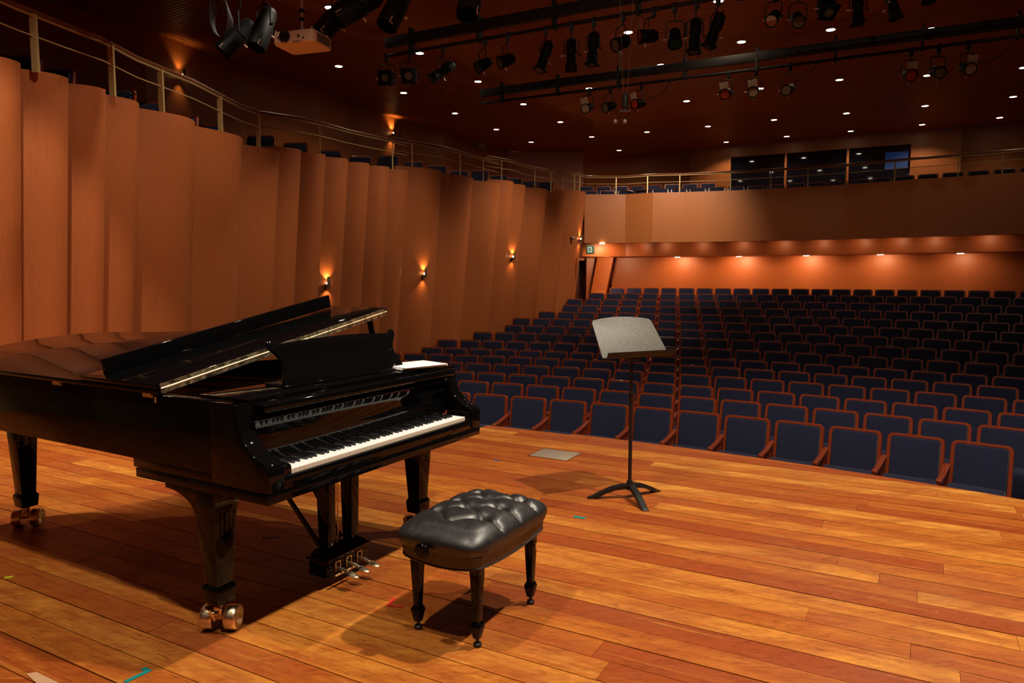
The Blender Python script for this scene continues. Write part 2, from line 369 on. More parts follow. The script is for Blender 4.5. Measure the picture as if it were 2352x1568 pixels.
# side stage walls and walls beyond the frame (they show only in the piano's lacquer)
A0 = base_of(at_z(-420, 10, 3.47), 0)
pl = [(A0.x, A0.y), (-6.85, 3.9), (-6.95, 2.95), (-6.15, 2.6), (-6.15, -1.2), (-5, -3.5)]
g = G()
for p, q in zip(pl, pl[1:]): g.add([(*p, -.05), (*q, -.05), (*q, ZC), (*p, ZC)], [(0, 1, 2, 3)])
struct(g, 'wall_stage_left', M['stagewall'])
g = G()
for p, q in zip(pl, pl[1:]): 
    d = (Vector(q)-Vector(p)).normalized(); nn = Vector((-d.y, d.x))*.015
    if nn.x < 0 : nn = -nn
    g.add([(p[0], p[1], 0), (q[0], q[1], 0), (q[0], q[1], .11), (p[0], p[1], .11), (p[0]+nn.x, p[1]+nn.y, 0), (q[0]+nn.x, q[1]+nn.y, 0), (q[0]+nn.x, q[1]+nn.y, .11), (p[0]+nn.x, p[1]+nn.y, .11)], [(0, 1, 2, 3), (4, 5, 6, 7), (3, 2, 6, 7), (0, 4, 7, 3)])
struct(g, 'baseboard_left', M['stagewall'])
g = G().add([(-5, -3.5, -.05), (8.5, -3.5, -.05), (8.5, -3.5, ZC), (-5, -3.5, ZC)], [(0, 1, 2, 3)])
struct(g, 'wall_stage_rear', M['stagewall'])
g = G()
for p, q in zip([(8.5, -3.5), (10.5, -1), (14, 4), (27, 26.5)], [(10.5, -1), (14, 4), (27, 26.5), (20, 34)]): g.add([(*p, -2), (*q, -2), (*q, ZC), (*p, ZC)], [(0, 1, 2, 3)])
struct(g, 'wall_right', M['upper'])
so = thing('wall_socket', 'ivory double wall socket low on the side stage wall', 'socket', (-6.86, 3.35, .3), R(-5))
G().box((0, -.06, -.09), (.012, .06, .09)).obj('socket_plate', M['socket'], so, bev=.003)
for z in (-.04, .04): G().cyl((.012, 0, z), (.016, 0, z), .022).obj('socket_face', M['fix'], so)

# ---- upper left wall behind the side balcony: faceted veneer
UT = [(110, 0), (330, 60), (535, 145), (735, 200), (800, 238), (905, 268), (926, 282), (1020, 299), (1062, 320), (1168, 346), (1192, 358), (1272, 373), (1318, 384)]
UP = [Vector((-10.5, 4, ZC)), Vector((-9.0, 8.5, ZC))]+[at_z(*q, ZC+.02) for q in UT]; APEX = {4, 6, 8, 10, 12}
g = G(); bl = []; br = []
for i_, p in enumerate(UP):
    q = UP[min(i_+1, len(UP)-1)]-UP[max(i_-1, 0)]; q.z = 0; q.normalize(); b = Vector((p.x, p.y, 2.9))
    if i_ in APEX: bl.append(b-q*.75); br.append(b+q*.75); g.add([p, bl[-1], br[-1]], [(0, 1, 2)])
    else: bl.append(b); br.append(b)
for i_ in range(len(UP)-1): g.add([UP[i_], UP[i_+1], bl[i_+1], br[i_]], [(0, 1, 2, 3)])
struct(g, 'wall_upper_left', M['upper'])

# ---- side balcony deck
g = G()
tt = [at_z(*TIERS[0][1], 3.47)]+[at_z(*e, t[0]) for t in TIERS for e in t[2]]
for p, q in zip(tt, tt[1:]):
    z0 = p.z-.30; g.add([(p.x-.25, p.y+.14, z0), (q.x-.25, q.y+.14, z0), (q.x-6, q.y+3.4, z0), (p.x-6, p.y+3.4, z0)], [(0, 1, 2, 3)])
struct(g, 'floor_side_balcony', M['carpet'])

# ---- rear balcony: curved veneer front, soffit, beam, deck
ZT, ZB = 3.95, 2.49
FB = [(1343, 446), (1437, 446), (1500, 442.3), (1572, 441), (1660, 438), (1753, 434), (1845, 429), (1935, 424), (2020, 418), (2097, 412), (2206, 405), (2352, 395), (2520, 381), (2800, 355), (3300, 300)]
FP = [at_z(*q, ZT) for q in FB]
def outward(i_):
    d = FP[min(i_+1, len(FP)-1)]-FP[max(i_-1, 0)]; return Vector((-d.y, d.x, 0)).normalized()
bal = bpy.data.objects.new('wall_balcony_front', None); COL.objects.link(bal); bal['kind'] = 'structure'
for rng in ((0, 1), (1, 3), (3, 5), (5, 7), (7, 10), (10, 12), (12, 14)):
    ids = range(rng[0], rng[1]+1); f = [FP[i_] for i_ in ids]; bk = [FP[i_]+outward(i_)*.09 for i_ in ids]; ring = f+bk[::-1]; n = len(ring)
    G().add([(p.x, p.y, ZT) for p in ring]+[(p.x, p.y, ZB) for p in ring], [tuple(range(n)), tuple(range(n, 2*n))]+[(k, (k+1) % n, n+(k+1) % n, n+k) for k in range(n)]).obj('wall_panel', M['balc'], bal)
g = G(); g2 = G(); g3 = G()
for i_ in range(len(FP)-1):
    a, b = FP[i_], FP[i_+1]; oa, ob = outward(i_), outward(i_+1)
    def q(p, o, d, z): return (p.x+o.x*d, p.y+o.y*d, z)
    g.add([q(a, oa, 0, ZB), q(b, ob, 0, ZB), q(b, ob, .55, ZB+.01), q(a, oa, .55, ZB+.01)], [(0, 1, 2, 3)])
    g.add([q(a, oa, .55, ZB+.01), q(b, ob, .55, ZB+.01), q(b, ob, .55, 2.10), q(a, oa, .55, 2.10)], [(0, 1, 2, 3)])
    g2.add([q(a, oa, .55, 2.10), q(b, ob, .55, 2.10), q(b, ob, 5, 2.10), q(a, oa, 5, 2.10)], [(0, 1, 2, 3)])
    g3.add([q(a, oa, .05, 3.24), q(b, ob, .05, 3.24), q(b, ob, 9, 3.5), q(a, oa, 9, 3.5)], [(0, 1, 2, 3)])
struct(g, 'ceiling_balcony_beam', M['rear']); struct(g2, 'ceiling_soffit', M['rear']); struct(g3, 'floor_rear_balcony', M['carpet'])
# rear wall under the balcony
g = G(); RB = 35.3; aL = 71.0
for k in range(24):
    a, b = aL-k*2.2, aL-(k+1)*2.2
    g.add([pol(RB, a, -.2), pol(RB, b, -.2), pol(RB, b, 2.2), pol(RB, a, 2.2)], [(0, 1, 2, 3)])
struct(g, 'wall_rear', M['rear'])
g = G()                                             # slanting pilaster beside the door
a0, a1 = at_y(1372, 590, 24.2), at_y(1409, 590, 24.0); b0, b1 = at_y(1352, 700, 24.2), at_y(1386, 700, 24.0)
bk = Vector((0.2, .9, 0))
g.add([a0, a1, b1, b0, a0+bk, a1+bk, b1+bk, b0+bk], [(0, 1, 2, 3), (4, 7, 6, 5), (0, 4, 5, 1), (0, 3, 7, 4), (1, 5, 6, 2)])
struct(g, 'trim_1', M['rear'])
g = G(); p0, p1 = at_y(1318, 596, 24.9), at_y(1390, 592, 24.9)
g.box((p0.x-1.5, 24.8, 2.02), (p1.x+.4, 25.2, 3.3)); g.box((at_y(1345, 600, 24.9).x, 24.6, -.6), (at_y(1368, 600, 24.9).x+.3, 25.2, 2.1))
struct(g, 'trim_2', M['rear'])
g = G(); g.box((2.3, 26.3, -.6), (5.5, 26.4, 2.6)); g.box((-3, 27, -.6), (2.6, 27.1, 6))
struct(g, 'wall_rear_lobby', M['rear'])
dr = G().box((at_y(1316, 640, 25.4).x, 25.38, -.3), (at_y(1345, 640, 25.4).x+.35, 25.45, 2.02)).obj('door_1', M['door']); dr['kind'] = 'structure'
for k in range(5):
    x = at_y(1319+k*5.2, 640, 25.36).x; G().box((x, 25.34, .1+.15*(k % 3)), (x+.05, 25.38, 1.1+.2*(k % 4))).obj('carved_strip', M['door'], dr)
# upper rear wall and the projecting control room
u0 = at_z(1316, 371, ZC); ud = Vector((.875, -.486, 0))
g = G().add([(u0.x, u0.y, 3), (u0.x+ud.x*30, u0.y+ud.y*30, 3), (u0.x+ud.x*30, u0.y+ud.y*30, ZC), (u0.x, u0.y, ZC)], [(0, 1, 2, 3)])
struct(g, 'wall_upper_rear', M['upper'])
c0 = at_z(1586, 342, ZC); c1 = at_z(2211, 291, ZC); cdv = (c1-c0).normalized(); cn = Vector((cdv.y, -cdv.x, 0))    # cn towards the stage
if cn.y > 0: cn = -cn
def onbox(px, py): return at_plane(px, py, c0, cn)
wl, wr = onbox(1677, 359), onbox(2096, 326); zb_, ztp = onbox(1800, 421).z-.15, onbox(1677, 359).z
def bx(s, z): p = c0+cdv*s; return (p.x, p.y, z)
Lb = (c1-c0).length; sl = (wl-c0).dot(cdv); sr = (wr-c0).dot(cdv)
g = G()
for s0, s1, z0, z1 in ((0, sl, 3, ZC), (sr, Lb, 3, ZC), (sl, sr, ztp, ZC), (sl, sr, 3, zb_)): g.add([bx(s0, z0), bx(s1, z0), bx(s1, z1), bx(s0, z1)], [(0, 1, 2, 3)])
for s_ in (0, Lb):
    p = c0+cdv*s_; q = p-cn*3.2; g.add([(p.x, p.y, 3), (q.x, q.y, 3), (q.x, q.y, ZC), (p.x, p.y, ZC)], [(0, 1, 2, 3)])
struct(g, 'wall_control_room', M['balc'])
win = bpy.data.objects.new('window_1', None); COL.objects.link(win); win['kind'] = 'structure'
ms = [sl, (onbox(1804, 400)-c0).dot(cdv), (onbox(1946, 400)-c0).dot(cdv), sr]
for s0, s1 in zip(ms, ms[1:]):
    o_ = cn*-.12; p, q = c0+cdv*s0+o_, c0+cdv*s1+o_
    G().add([(p.x, p.y, zb_), (q.x, q.y, zb_), (q.x, q.y, ztp), (p.x, p.y, ztp)]+[(p.x-cn.x*.02, p.y-cn.y*.02, zb_), (q.x-cn.x*.02, q.y-cn.y*.02, zb_), (q.x-cn.x*.02, q.y-cn.y*.02, ztp), (p.x-cn.x*.02, p.y-cn.y*.02, ztp)], [(0, 1, 2, 3), (4, 7, 6, 5), (0, 4, 5, 1), (2, 6, 7, 3)]).obj('pane', M['glass'], win)
T = Matrix(((cdv.x, cn.x, 0, c0.x), (cdv.y, cn.y, 0, c0.y), (0, 0, 1, 0), (0, 0, 0, 1)))
for s0 in ms: G().box((s0-.035, -.14, zb_), (s0+.035, .03, ztp), T).obj('mullion', M['balc'], win)
G().box((sl, -.14, ztp-.04), (sr, .03, ztp+.02), T).obj('window_frame', M['balc'], win)
G().box((sr-.75, -.10, zb_+.42), (sr-.1, -.085, zb_+.95), T).obj('monitor_reflection', M['bluescr'], win)

# ---- ceiling: dark void and slats running across the hall
struct(G().box((-14, -5, ZC+.05), (34, 44, ZC+.12)), 'ceiling', M['ceilback'])
ceil = [o for o in bpy.data.objects if o.name == 'ceiling'][0]
g = G(); J0 = Vector((4.39, 11.98)); JD = Vector((.366, 1.0)); d1 = Vector((-.865, .502)); d2 = Vector((.985, -.17))
k = -190
while k < 330:
    t = k*.078; p = J0+JD*t; 
    for dr_, Ld in ((d1, 19), (d2, 22)):
        nn = Vector((-dr_.y, dr_.x))
        wv = .026
        a = p; b = p+dr_*Ld
        if b.y > 44: b = p+dr_*6
        vs_ = []
        for z in (ZC, ZC+.045):
            for q_, s_ in ((a, 1), (b, 1), (b, -1), (a, -1)): vs_.append((q_.x+nn.x*wv*s_, q_.y+nn.y*wv*s_, z))
        g.add(vs_, [(0, 1, 2, 3), (0, 4, 5, 1), (3, 2, 6, 7)])
    k += 1
tag(g.obj('slat', M['ceil'], ceil), kind='stuff')

# ================================================================ THE PIANO
PO = (-.932, 2.6863, 0); PZ = math.atan2(.865, .502)
pn = thing('grand_piano', 'glossy black concert grand piano with its lid raised, nearest the camera on the left', 'piano', PO, PZ)
gl = M['gloss']; W = 1.48
OUT = [(0, .15), (W, .15), (W, .95), (1.45, 1.08), (1.34, 1.19), (1.16, 1.27), (1.0, 1.34), (.90, 1.45), (.84, 1.62), (.79, 1.85), (.76, 2.05), (.72, 2.25), (.64, 2.42), (.52, 2.54), (.38, 2.61), (.24, 2.63), (.12, 2.60), (.03, 2.50), (0, 2.36)]
def inset(poly, d):
    out = []; n = len(poly)
    for i_ in range(n):
        a, b, c = (Vector(poly[i_-1]), Vector(poly[i_]), Vector(poly[(i_+1) % n])); u = (b-a).normalized(); v = (c-b).normalized()
        nn = (Vector((-u.y, u.x))+Vector((-v.y, v.x))).normalized(); k = d/max(.5, nn.dot(Vector((-u.y, u.x)))); out.append(tuple(b+nn*k))
    return out
def ringmesh(o, i_, z0, z1):
    n = len(o); g = G()
    g.add([(*p, z0) for p in o]+[(*p, z1) for p in o]+[(*p, z0) for p in i_]+[(*p, z1) for p in i_],
          [f for k in range(n) for q in [(k+1) % n] for f in ((k, q, n+q, n+k), (2*n+k, 3*n+k, 3*n+q, 2*n+q), (n+k, n+q, 3*n+q, 3*n+k), (k, 2*n+k, 2*n+q, q))])
    return g
IN = inset(OUT, .055); IN[0] = (.055, .42); IN[1] = (W-.055, .42)
OUT2 = list(OUT); OUT2[0] = (0, .30); OUT2[1] = (W, .30)
ringmesh(OUT2, IN, .69, .983).obj('rim', gl, pn, bev=.004)
# cheeks: S-curved arms at both ends of the keyboard
prof = [(.31, .983), (.158, .983), (.150, .972), (.147, .930), (.138, .885), (.118, .845), (.088, .812), (.058, .790), (.03, .778), (.006, .771), (-.010, .757), (-.016, .738), (-.016, .655), (.31, .655)]
for a, b in ((0, .082), (W-.082, W)): G().prism(prof, a, b, 'x').obj('cheek', gl, pn, bev=.0045, seg=3, ang=50)
for a, b in ((.082, .1255), (W-.1255, W-.082)):
    G().prism(rounded([(-.008, .655), (.165, .655), (.165, .752), (-.008, .748)], [0, 0, .006, .018]), a, b, 'x').obj('key_block', gl, pn, bev=.003)
G().box((0, -.014, .610), (W, .81, .6515)).obj('keybed', gl, pn, bev=.003)
G().box((.002, .02, .6535), (W-.002, .827, .70)).obj('keybed_top', gl, pn, bev=.002)
G().box((.082, -.012, .6535), (W-.082, .004, .703)).obj('key_slip', gl, pn, bev=.003)
G().box((.12, .003, .66), (1.36, .17, .700)).obj('key_frame', M['matte'], pn)
# white and black keys
kw = 1.225/52; x0 = .1275; seq = 'ABCDEFG'
for k in range(52):
    a = x0+k*kw
    g = G().box((a+.0005, 0, .708), (a+kw-.0005, .155, .7250))
    o = g.obj('white_key', M['ivory'], pn, bev=.0008, seg=1)
    G().box((a+.0006, -.0006, .7045), (a+kw-.0006, .002, .7215)).obj('key_front', M['keyfront'], o)
    if k < 51 and seq[k % 7] in 'ACDFG':
        c = a+kw+{'A': .0015, 'C': -.0025, 'D': .0025, 'F': -.003, 'G': 0}[seq[k % 7]]
        G().prism([(.052, .7255), (.158, .7255), (.158, .7375), (.062, .7375), (.054, .732)], c-.0054, c+.0054, 'x').obj('black_key', M['ebony'], pn, bev=.0014)
G().box((.128, .155, .715), (1.352, .160, .728)).obj('name_felt', M['felt'], pn)
G().tube([(1.285, .10, .742), (1.30, .09, .7425), (1.352, .12, .748)], .0022).obj('red_ribbon', M['red'], pn)
# fallboard with a rounded nose, stretcher, shelf
fb = [(.160, .727), (.166, .80), (.163, .86), (.150, .902), (.132, .913), (.116, .908), (.110, .914), (.118, .926), (.150, .930), (.185, .92), (.19, .727)]
G().prism(fb, .083, W-.083, 'x').obj('fallboard', gl, pn, bev=.002, ang=60)
G().cyl((.09, .120, .9185), (W-.09, .120, .9185), .0045).obj('fallboard_hinge', M['chrome'], pn, smooth=True)
G().box((.004, .150, .932), (W-.004, .20, .983)).obj('stretcher', gl, pn, bev=.003)
G().box((.085, .088, .940), (W-.085, .150, .978)).obj('stretcher_moulding', gl, pn, bev=.010, seg=3)
G().box((.058, .150, .984), (W-.058, .44, .9945)).obj('desk_shelf', gl, pn, bev=.003)
# music desk leaning back
mdL = [(0, 0), (.006, .03), (.030, .07), (.036, .11), (.016, .15), (-.012, .178), (-.020, .204), (-.012, .217), (.016, .215), (.036, .197)]
md = [(x+.02, z) for x, z in mdL]+[(.23, .208), (.43, .212), (.63, .208)]+[(.86-x-.02, z) for x, z in mdL[::-1]]
T = Matrix.Translation((.322, .262, .996)) @ Matrix.Rotation(R(-24), 4, 'X') @ Matrix.Rotation(PI/2, 4, 'X')
mdp = G().prism(rounded(md, .006, 2), -.008, .008, 'z', T).obj('music_desk', gl, pn, bev=.003, ang=50)
G().box((.33, .232, .9945), (1.17, .262, 1.004)).obj('desk_ledge', gl, pn, bev=.002)
for x in (.36, 1.12): G().box((x, .27, .9945), (x+.03, .40, 1.006)).obj('desk_arm', M['satin'], pn, bev=.002)
# inside: iron frame, soundboard, strings, dampers
G().prism(inset(OUT, .058), .845, .855).obj('soundboard', M['spruce'], pn)
pi = inset(OUT, .075); pi[0] = (.08, .46); pi[1] = (W-.08, .46)
ringmesh(pi, inset(pi, .07), .87, .895).obj('iron_frame', M['plate'], pn, bev=.004)
g = G()
for a, b in (((.35, .5), (.20, 2.45)), ((.65, .5), (.42, 2.4)), ((.95, .5), (.70, 1.95)), ((1.2, .5), (1.15, 1.2))): g.tube([(*a, .905), (*b, .905)], .016, 8)
g.obj('frame_bar', M['plate'], pn, smooth=True)
G().box((.08, .46, .87), (W-.08, .66, .90)).obj('tuning_plank', M['plate'], pn, bev=.003)
g = G()
for k in range(64):
    t = k/63; a = (.12+1.24*t, .64); b = (.12+.62*t**.8+.5*t*t*.9, 2.45-1.3*t**.9); g.tube([(*a, .905), (*b, .905)], .0012, 4)
tag(g.obj('string', M['wire'], pn), kind='stuff')
for k in range(44): G().box((.14+k*.027, .74, .908), (.158+k*.027, .80, .945)).obj('damper', M['matte'], pn)
# lid: main leaf, folded-back front flap, lip, brass hinges
LA = math.atan(.180); LT = Matrix.Translation((0, 0, .986)) @ Matrix.Rotation(-LA, 4, 'Y')
LO = [(-.012, .615), (1.492, .615)]+[(x+.012*(1 if x > .4 else -1 if x < .01 else 0), y+(.012 if y > 2.3 else 0)) for x, y in OUT[2:]]
lid = G().prism(LO, 0, .022, 'z', LT).obj('lid', gl, pn, bev=.006, seg=3, ang=50)
fl = G().prism([(-.012, .615), (1.492, .615), (1.492, 1.16), (-.012, 1.16)], .0265, .046, 'z', LT).obj('lid_flap', gl, pn, bev=.004, seg=3)
T2 = LT
G().box((.03, 1.03, .0465), (1.462, 1.052, .120), T2).obj('flap_lip', gl, pn, bev=.004, seg=3)
G().box((.004, .609, .003), (1.476, .6145, .021), LT).obj('hinge_leaf', M['brass'], pn)
G().box((.004, .609, .0275), (1.476, .6145, .0445), LT).obj('hinge_leaf', M['brass'], pn)
hk = G().cyl((.004, .609, .0243), (1.476, .609, .0243), .0042, T=LT, n=12).obj('hinge_knuckle', M['brass'], pn, smooth=True)
g = G()
for k in range(24):
    for z in (.012, .036): g.cyl((.03+k*.0615, .6095, z), (.03+k*.0615, .6078, z), .0026, n=8, T=LT)
tag(g.obj('hinge_screw', M['brassd'], pn), kind='stuff')
for v in (.655, 1.35, 2.1):
    G().box((-.006, v, .968), (.001, v+.075, .980)).obj('lid_hinge', M['brass'], pn); G().cyl((-.006, v+.01, .985), (-.006, v+.065, .985), .005).obj('hinge_pin', M['brass'], pn)
G().cyl((-.006, .640, .950), (-.006, .640, .975), .005).obj('hinge_pin', M['brass'], pn, smooth=True)
pb = Vector((1.455, .67, .90)); pt = LT @ Vector((1.44, .72, -.002)); dd = (pt-pb).normalized(); sx = dd.cross(Vector((0, 1, 0))).normalized(); sy = sx.cross(dd)
TT = Matrix((( sx.x, sy.x, dd.x, pb.x), (sx.y, sy.y, dd.y, pb.y), (sx.z, sy.z, dd.z, pb.z), (0, 0, 0, 1)))
G().box((-.008, -.016, 0), (.008, .016, (pt-pb).length), TT).obj('lid_prop', gl, pn, bev=.002)
G().box((1.34, .69, -.012), (1.47, .76, -.001), LT).obj('prop_cup', gl, pn, bev=.003)
# legs with arched brackets, feet and double brass casters
def caster(par, x, y, rz, brake):
    T = Matrix.Translation((x, y, 0)) @ Matrix.Rotation(rz, 4, 'Z')
    c = G().cyl((0, 0, .085), (0, 0, .135), .016, .020, T=T).box((-.016, -.020, .055), (.016, .035, .092), T).obj('caster', M['brassd'], par, bev=.002)
    for s_ in (-1, 1):
        wp = [(.020*1.0, .0), (.046, .0), (.0505, .004), (.052, .012), (.052, .040), (.0505, .048), (.046, .052), (.043, .052), (.041, .018), (.018, .018)]
        TW = T @ Matrix.Translation((s_*.024, .012, .0522)) @ Matrix.Rotation(s_*PI/2, 4, 'Y')
        G().lathe(wp, 28, TW).obj('caster_wheel', M['brass'], c, smooth=True)
    G().cyl((-.066, .012, .052), (.066, .012, .052), .010, T=T).obj('axle', M['brass'], c, smooth=True)
    if brake:
        G().cyl((-.022, -.048, .108), (-.004, -.040, .060), .0045, T=T).cyl((-.03, -.035, .088), (.012, -.035, .086), .009, T=T).obj('brake_lever', M['brass'], c, smooth=True)
        G().prism([(-.012, .115), (.022, .105), (.018, .085), (-.012, .075)], -.03, -.022, 'y', T).obj('brake_plate', M['brass'], c, bev=.001)
def leg(x, y, brk, rz, brake=False):
    g = G().frus((x, y, .205), (.080, .080), (x, y, .60 if brk else .69), (.126, .126)); g.obj('leg', gl, pn, bev=.004)
    G().frus((x, y, .125), (.088, .088), (x, y, .190), (.100, .100)).frus((x, y, .190), (.100, .100), (x, y, .206), (.082, .082)).obj('leg_foot', gl, pn, bev=.003)
    caster(pn, x, y, rz, brake)
    if brk:
        n = 10; v0, v1 = y+.06, .616; z0, z1 = .500, .590
        cv = [(v0+(v1-v0)*(1-cos(t*PI/2/n)), z0+(z1-z0)*sin(t*PI/2/n)) for t in range(n+1)]
        fr = [(y-.063-.055*(1-cos(t*PI/2/6)), .52+.075*sin(t*PI/2/6)) for t in range(7)]
        pr = [(v1, .611), (fr[-1][0], .611)]+fr[::-1]+cv
        G().prism(pr, x-.060, x+.060, 'x').obj('leg_bracket', gl, pn, bev=.003, ang=50)
leg(.064, .372, True, R(-62), True); leg(W-.064, .372, True, R(-40)); leg(.335, 2.44, False, R(-50))
# pedal lyre
cu = .716
G().box((cu-.145, .262, .055), (cu+.145, .375, .135)).obj('lyre_box', gl, pn, bev=.003)
G().box((cu-.155, .252, .135), (cu+.155, .385, .150)).frus((cu, .318, .150), (.29, .115), (cu, .318, .178), (.235, .085)).obj('lyre_moulding', gl, pn, bev=.003)
for s_ in (-1, 1): G().frus((cu+s_*.080, .318, .176), (.050, .060), (cu+s_*.083, .318, .612), (.062, .075)).obj('lyre_post', gl, pn, bev=.003)
for s_ in (-1, 1): G().tube([(cu+s_*.07-.03, .345, .185), (cu+s_*.10-.05, .70, .612)], .012, 4).obj('lyre_brace', M['satin'], pn)
for s_ in (-.022, 0, .022): G().cyl((cu+s_, .345, .175), (cu+s_, .345, .612), .0035, n=10).obj('trap_rod', M['brass'], pn, smooth=True)
for s_ in (-.075, 0, .075):
    x = cu+s_
    p = G().tube([(x, .262, .088), (x, .225, .086), (x, .195, .078)], .008, 8).obj('pedal', M['brass'], pn, smooth=True)
    G().lathe([(.001, -.004), (.017, -.003), (.020, 0), (.016, .004), (.001, .005)], 18, Matrix.Translation((x, .168, .074)) @ Matrix.Rotation(R(10), 4, 'X') @ Matrix.Scale(1.9, 4, (0, 1, 0))).obj('pedal_tip', M['brass'], p, smooth=True)
    G().box((x-.018, .255, .072), (x-.013, .262, .122)).box((x+.013, .255, .072), (x+.018, .262, .122)).box((x-.018, .255, .117), (x+.018, .262, .122)).obj('pedal_guard', M['brassd'], p)
G().cyl((cu-.12, .235, .066), (cu+.02, .235, .066), .006).obj('pedal_bar', M['brassd'], pn, smooth=True)
# spiral notebook lying on the piano
nb_ = thing('notebook', 'white spiral-bound music notebook lying on the right end of the piano', 'notebook', tuple(Matrix.Translation(PO) @ Matrix.Rotation(PZ, 4, 'Z') @ Vector((1.215, .235, .9965))), PZ+R(-16))
for k in range(3): G().box((-.150+.004*k, -.105-.006*k, .0012+k*.0048), (.150-.006*k, .105-.004*k, .0056+k*.0048)).obj('page_block', M['paper'], nb_, bev=.001)
g = G()
for k in range(38): 
    x = -.145+k*.0078; g.tube([(x, -.105+.006*cos(t), .008+.0068*sin(t)) for t in [j*PI/4 for j in range(8)]], .0009, 5, closed=True)
tag(g.obj('spiral_binding', M['matte'], nb_), kind='stuff')

# ================================================================ THE BENCH
BZ = PZ; bn = thing('piano_bench', 'black tufted leather piano bench with tapered wooden legs, in front of the keyboard', 'bench', (-.155, 3.058, 0), BZ)
A_, B_ = .308, .205; NX, NY = 96, 64
po, pm = (-.250, -.115, .030, .175), (-.185, -.042, .102, .238)
tufts = [(x, y) for x in po[1:] for y in (-.112, .112)]+[(x, 0) for x in pm[1:]]
def seg_d(px, py, a, b):
    ax, ay = a; bx_, by = b; dx, dy = bx_-ax, by-ay; t = max(0, min(1, ((px-ax)*dx+(py-ay)*dy)/(dx*dx+dy*dy))); return math.hypot(px-ax-t*dx, py-ay-t*dy)
creases = []
for sy_ in (-1, 1):
    for k_ in (1, 2, 3):
        o_ = (po[k_], sy_*.112); creases.append((o_, (po[k_]+.004, sy_*.30)))
        for m_ in pm[1:]:
            if abs(m_-po[k_]) < .09: creases.append((o_, (m_, 0)))
creases += [((.238, 0), (.34, .0)), ((-.115, -.112), (-.21, -.02)), ((-.115, .112), (-.21, .02)), ((.175, -.112), (.30, -.12)), ((.175, .112), (.30, .12))]
g = G(); vs_ = []
def sq(t): return t
for j in range(NY+1):
    for i_ in range(NX+1):
        u = math.sin((-1+2*i_/NX)*PI/2)*.35+(-1+2*i_/NX)*.65; v = math.sin((-1+2*j/NY)*PI/2)*.35+(-1+2*j/NY)*.65
        # squircle border, rounding down at the edge
        x = A_*u*math.sqrt(1-.05*v**4); y = B_*v*math.sqrt(1-.07*u**4)
        eu = (abs(u)**8+abs(v)**8)**(1/8); f = max(0, min(1, 1-eu)); q_ = max(1, eu); x /= q_; y /= q_; dome = (1-min(1, eu)**8)**.5
        z = .388+.104*dome+.022*(1-u*u)*(1-v*v)
        swell = 1+.075*math.sin(min(1, max(0, (z-.388)/.09))*PI) ; x *= swell; y *= swell
        dt = min(math.hypot(x-tx, (y-ty)) for tx, ty in tufts); z -= .042*math.exp(-(dt/.027)**1.4)*min(1, f*6)
        dc = min(seg_d(x, y, a, b) for a, b in creases); z -= .016*math.exp(-(dc/.010)**1.2)*min(1, f*9+.15)
        a_ = math.atan2(y-0, x); z += .0012*math.sin(a_*46+x*60)*math.exp(-dt/.03)
        vs_.append((x, y, z))
fs_ = [(j*(NX+1)+i_, j*(NX+1)+i_+1, (j+1)*(NX+1)+i_+1, (j+1)*(NX+1)+i_) for j in range(NY) for i_ in range(NX)]
cush = g.add([(x, y, z) for x, y, z in vs_], fs_).obj('cushion', M['leather'], bn, smooth=True)
for tx, ty in tufts: G().lathe([(.001, .003), (.005, .002), (.006, 0), (.004, -.004)], 10, Matrix.Translation((tx, ty, .468))).obj('tuft_button', M['leather'], cush, smooth=True)
def boxring(a, b, r, n=6): return rounded([(-a, -b), (a, -b), (a, b), (-a, b)], r, n)
def dense(poly, m=6):
    out = []
    for p, q in zip(poly, poly[1:]+poly[:1]):
        k = max(1, int((Vector(q)-Vector(p)).length/.02))
        out += [tuple(Vector(p).lerp(Vector(q), t/k)) for t in range(k)]
    return out
rg = dense(boxring(A_-.014, B_-.013, .048)); rg2 = dense(boxring(A_-.020, B_-.018, .02)); n = len(rg)
def drop(x, y): return .350-.026*max(0, 1-(x/A_)**2 if abs(abs(y)-B_) < .03 else 1-(y/B_)**2)
g = G().add([(x, y, .390) for x, y in rg]+[(x*.985, y*.98, drop(x, y)) for x, y in rg]+[(x*.9, y*.86, drop(x, y)) for x, y in rg]+[(x*.9, y*.86, .385) for x, y in rg],
            [(l*n+k, l*n+(k+1) % n, (l+1)*n+(k+1) % n, (l+1)*n+k) for l in range(3) for k in range(n)])
g.obj('apron', M['leather'], bn, smooth=True)
G().tube([(x*1.004, y*1.004, .391) for x, y in rg], .0042, 8, closed=True).obj('upper_piping', M['leather'], bn, smooth=True)
G().tube([(x*.987, y*.982, drop(x, y)) for x, y in rg], .0036, 8, closed=True).obj('lower_piping', M['leather'], bn, smooth=True)
g = G()
for k in range(160):
    x, y = rg[(k*n//160) % n]; 
    if x < -.2: g.cyl((x*.98, y*.98, drop(x, y)), (x*.98-.002*random.random(), y*.98+.004*(random.random()-.5), drop(x, y)-.008-.006*random.random()), .0006, n=3)
tag(g.obj('fringe', M['tuft'], bn), kind='stuff')
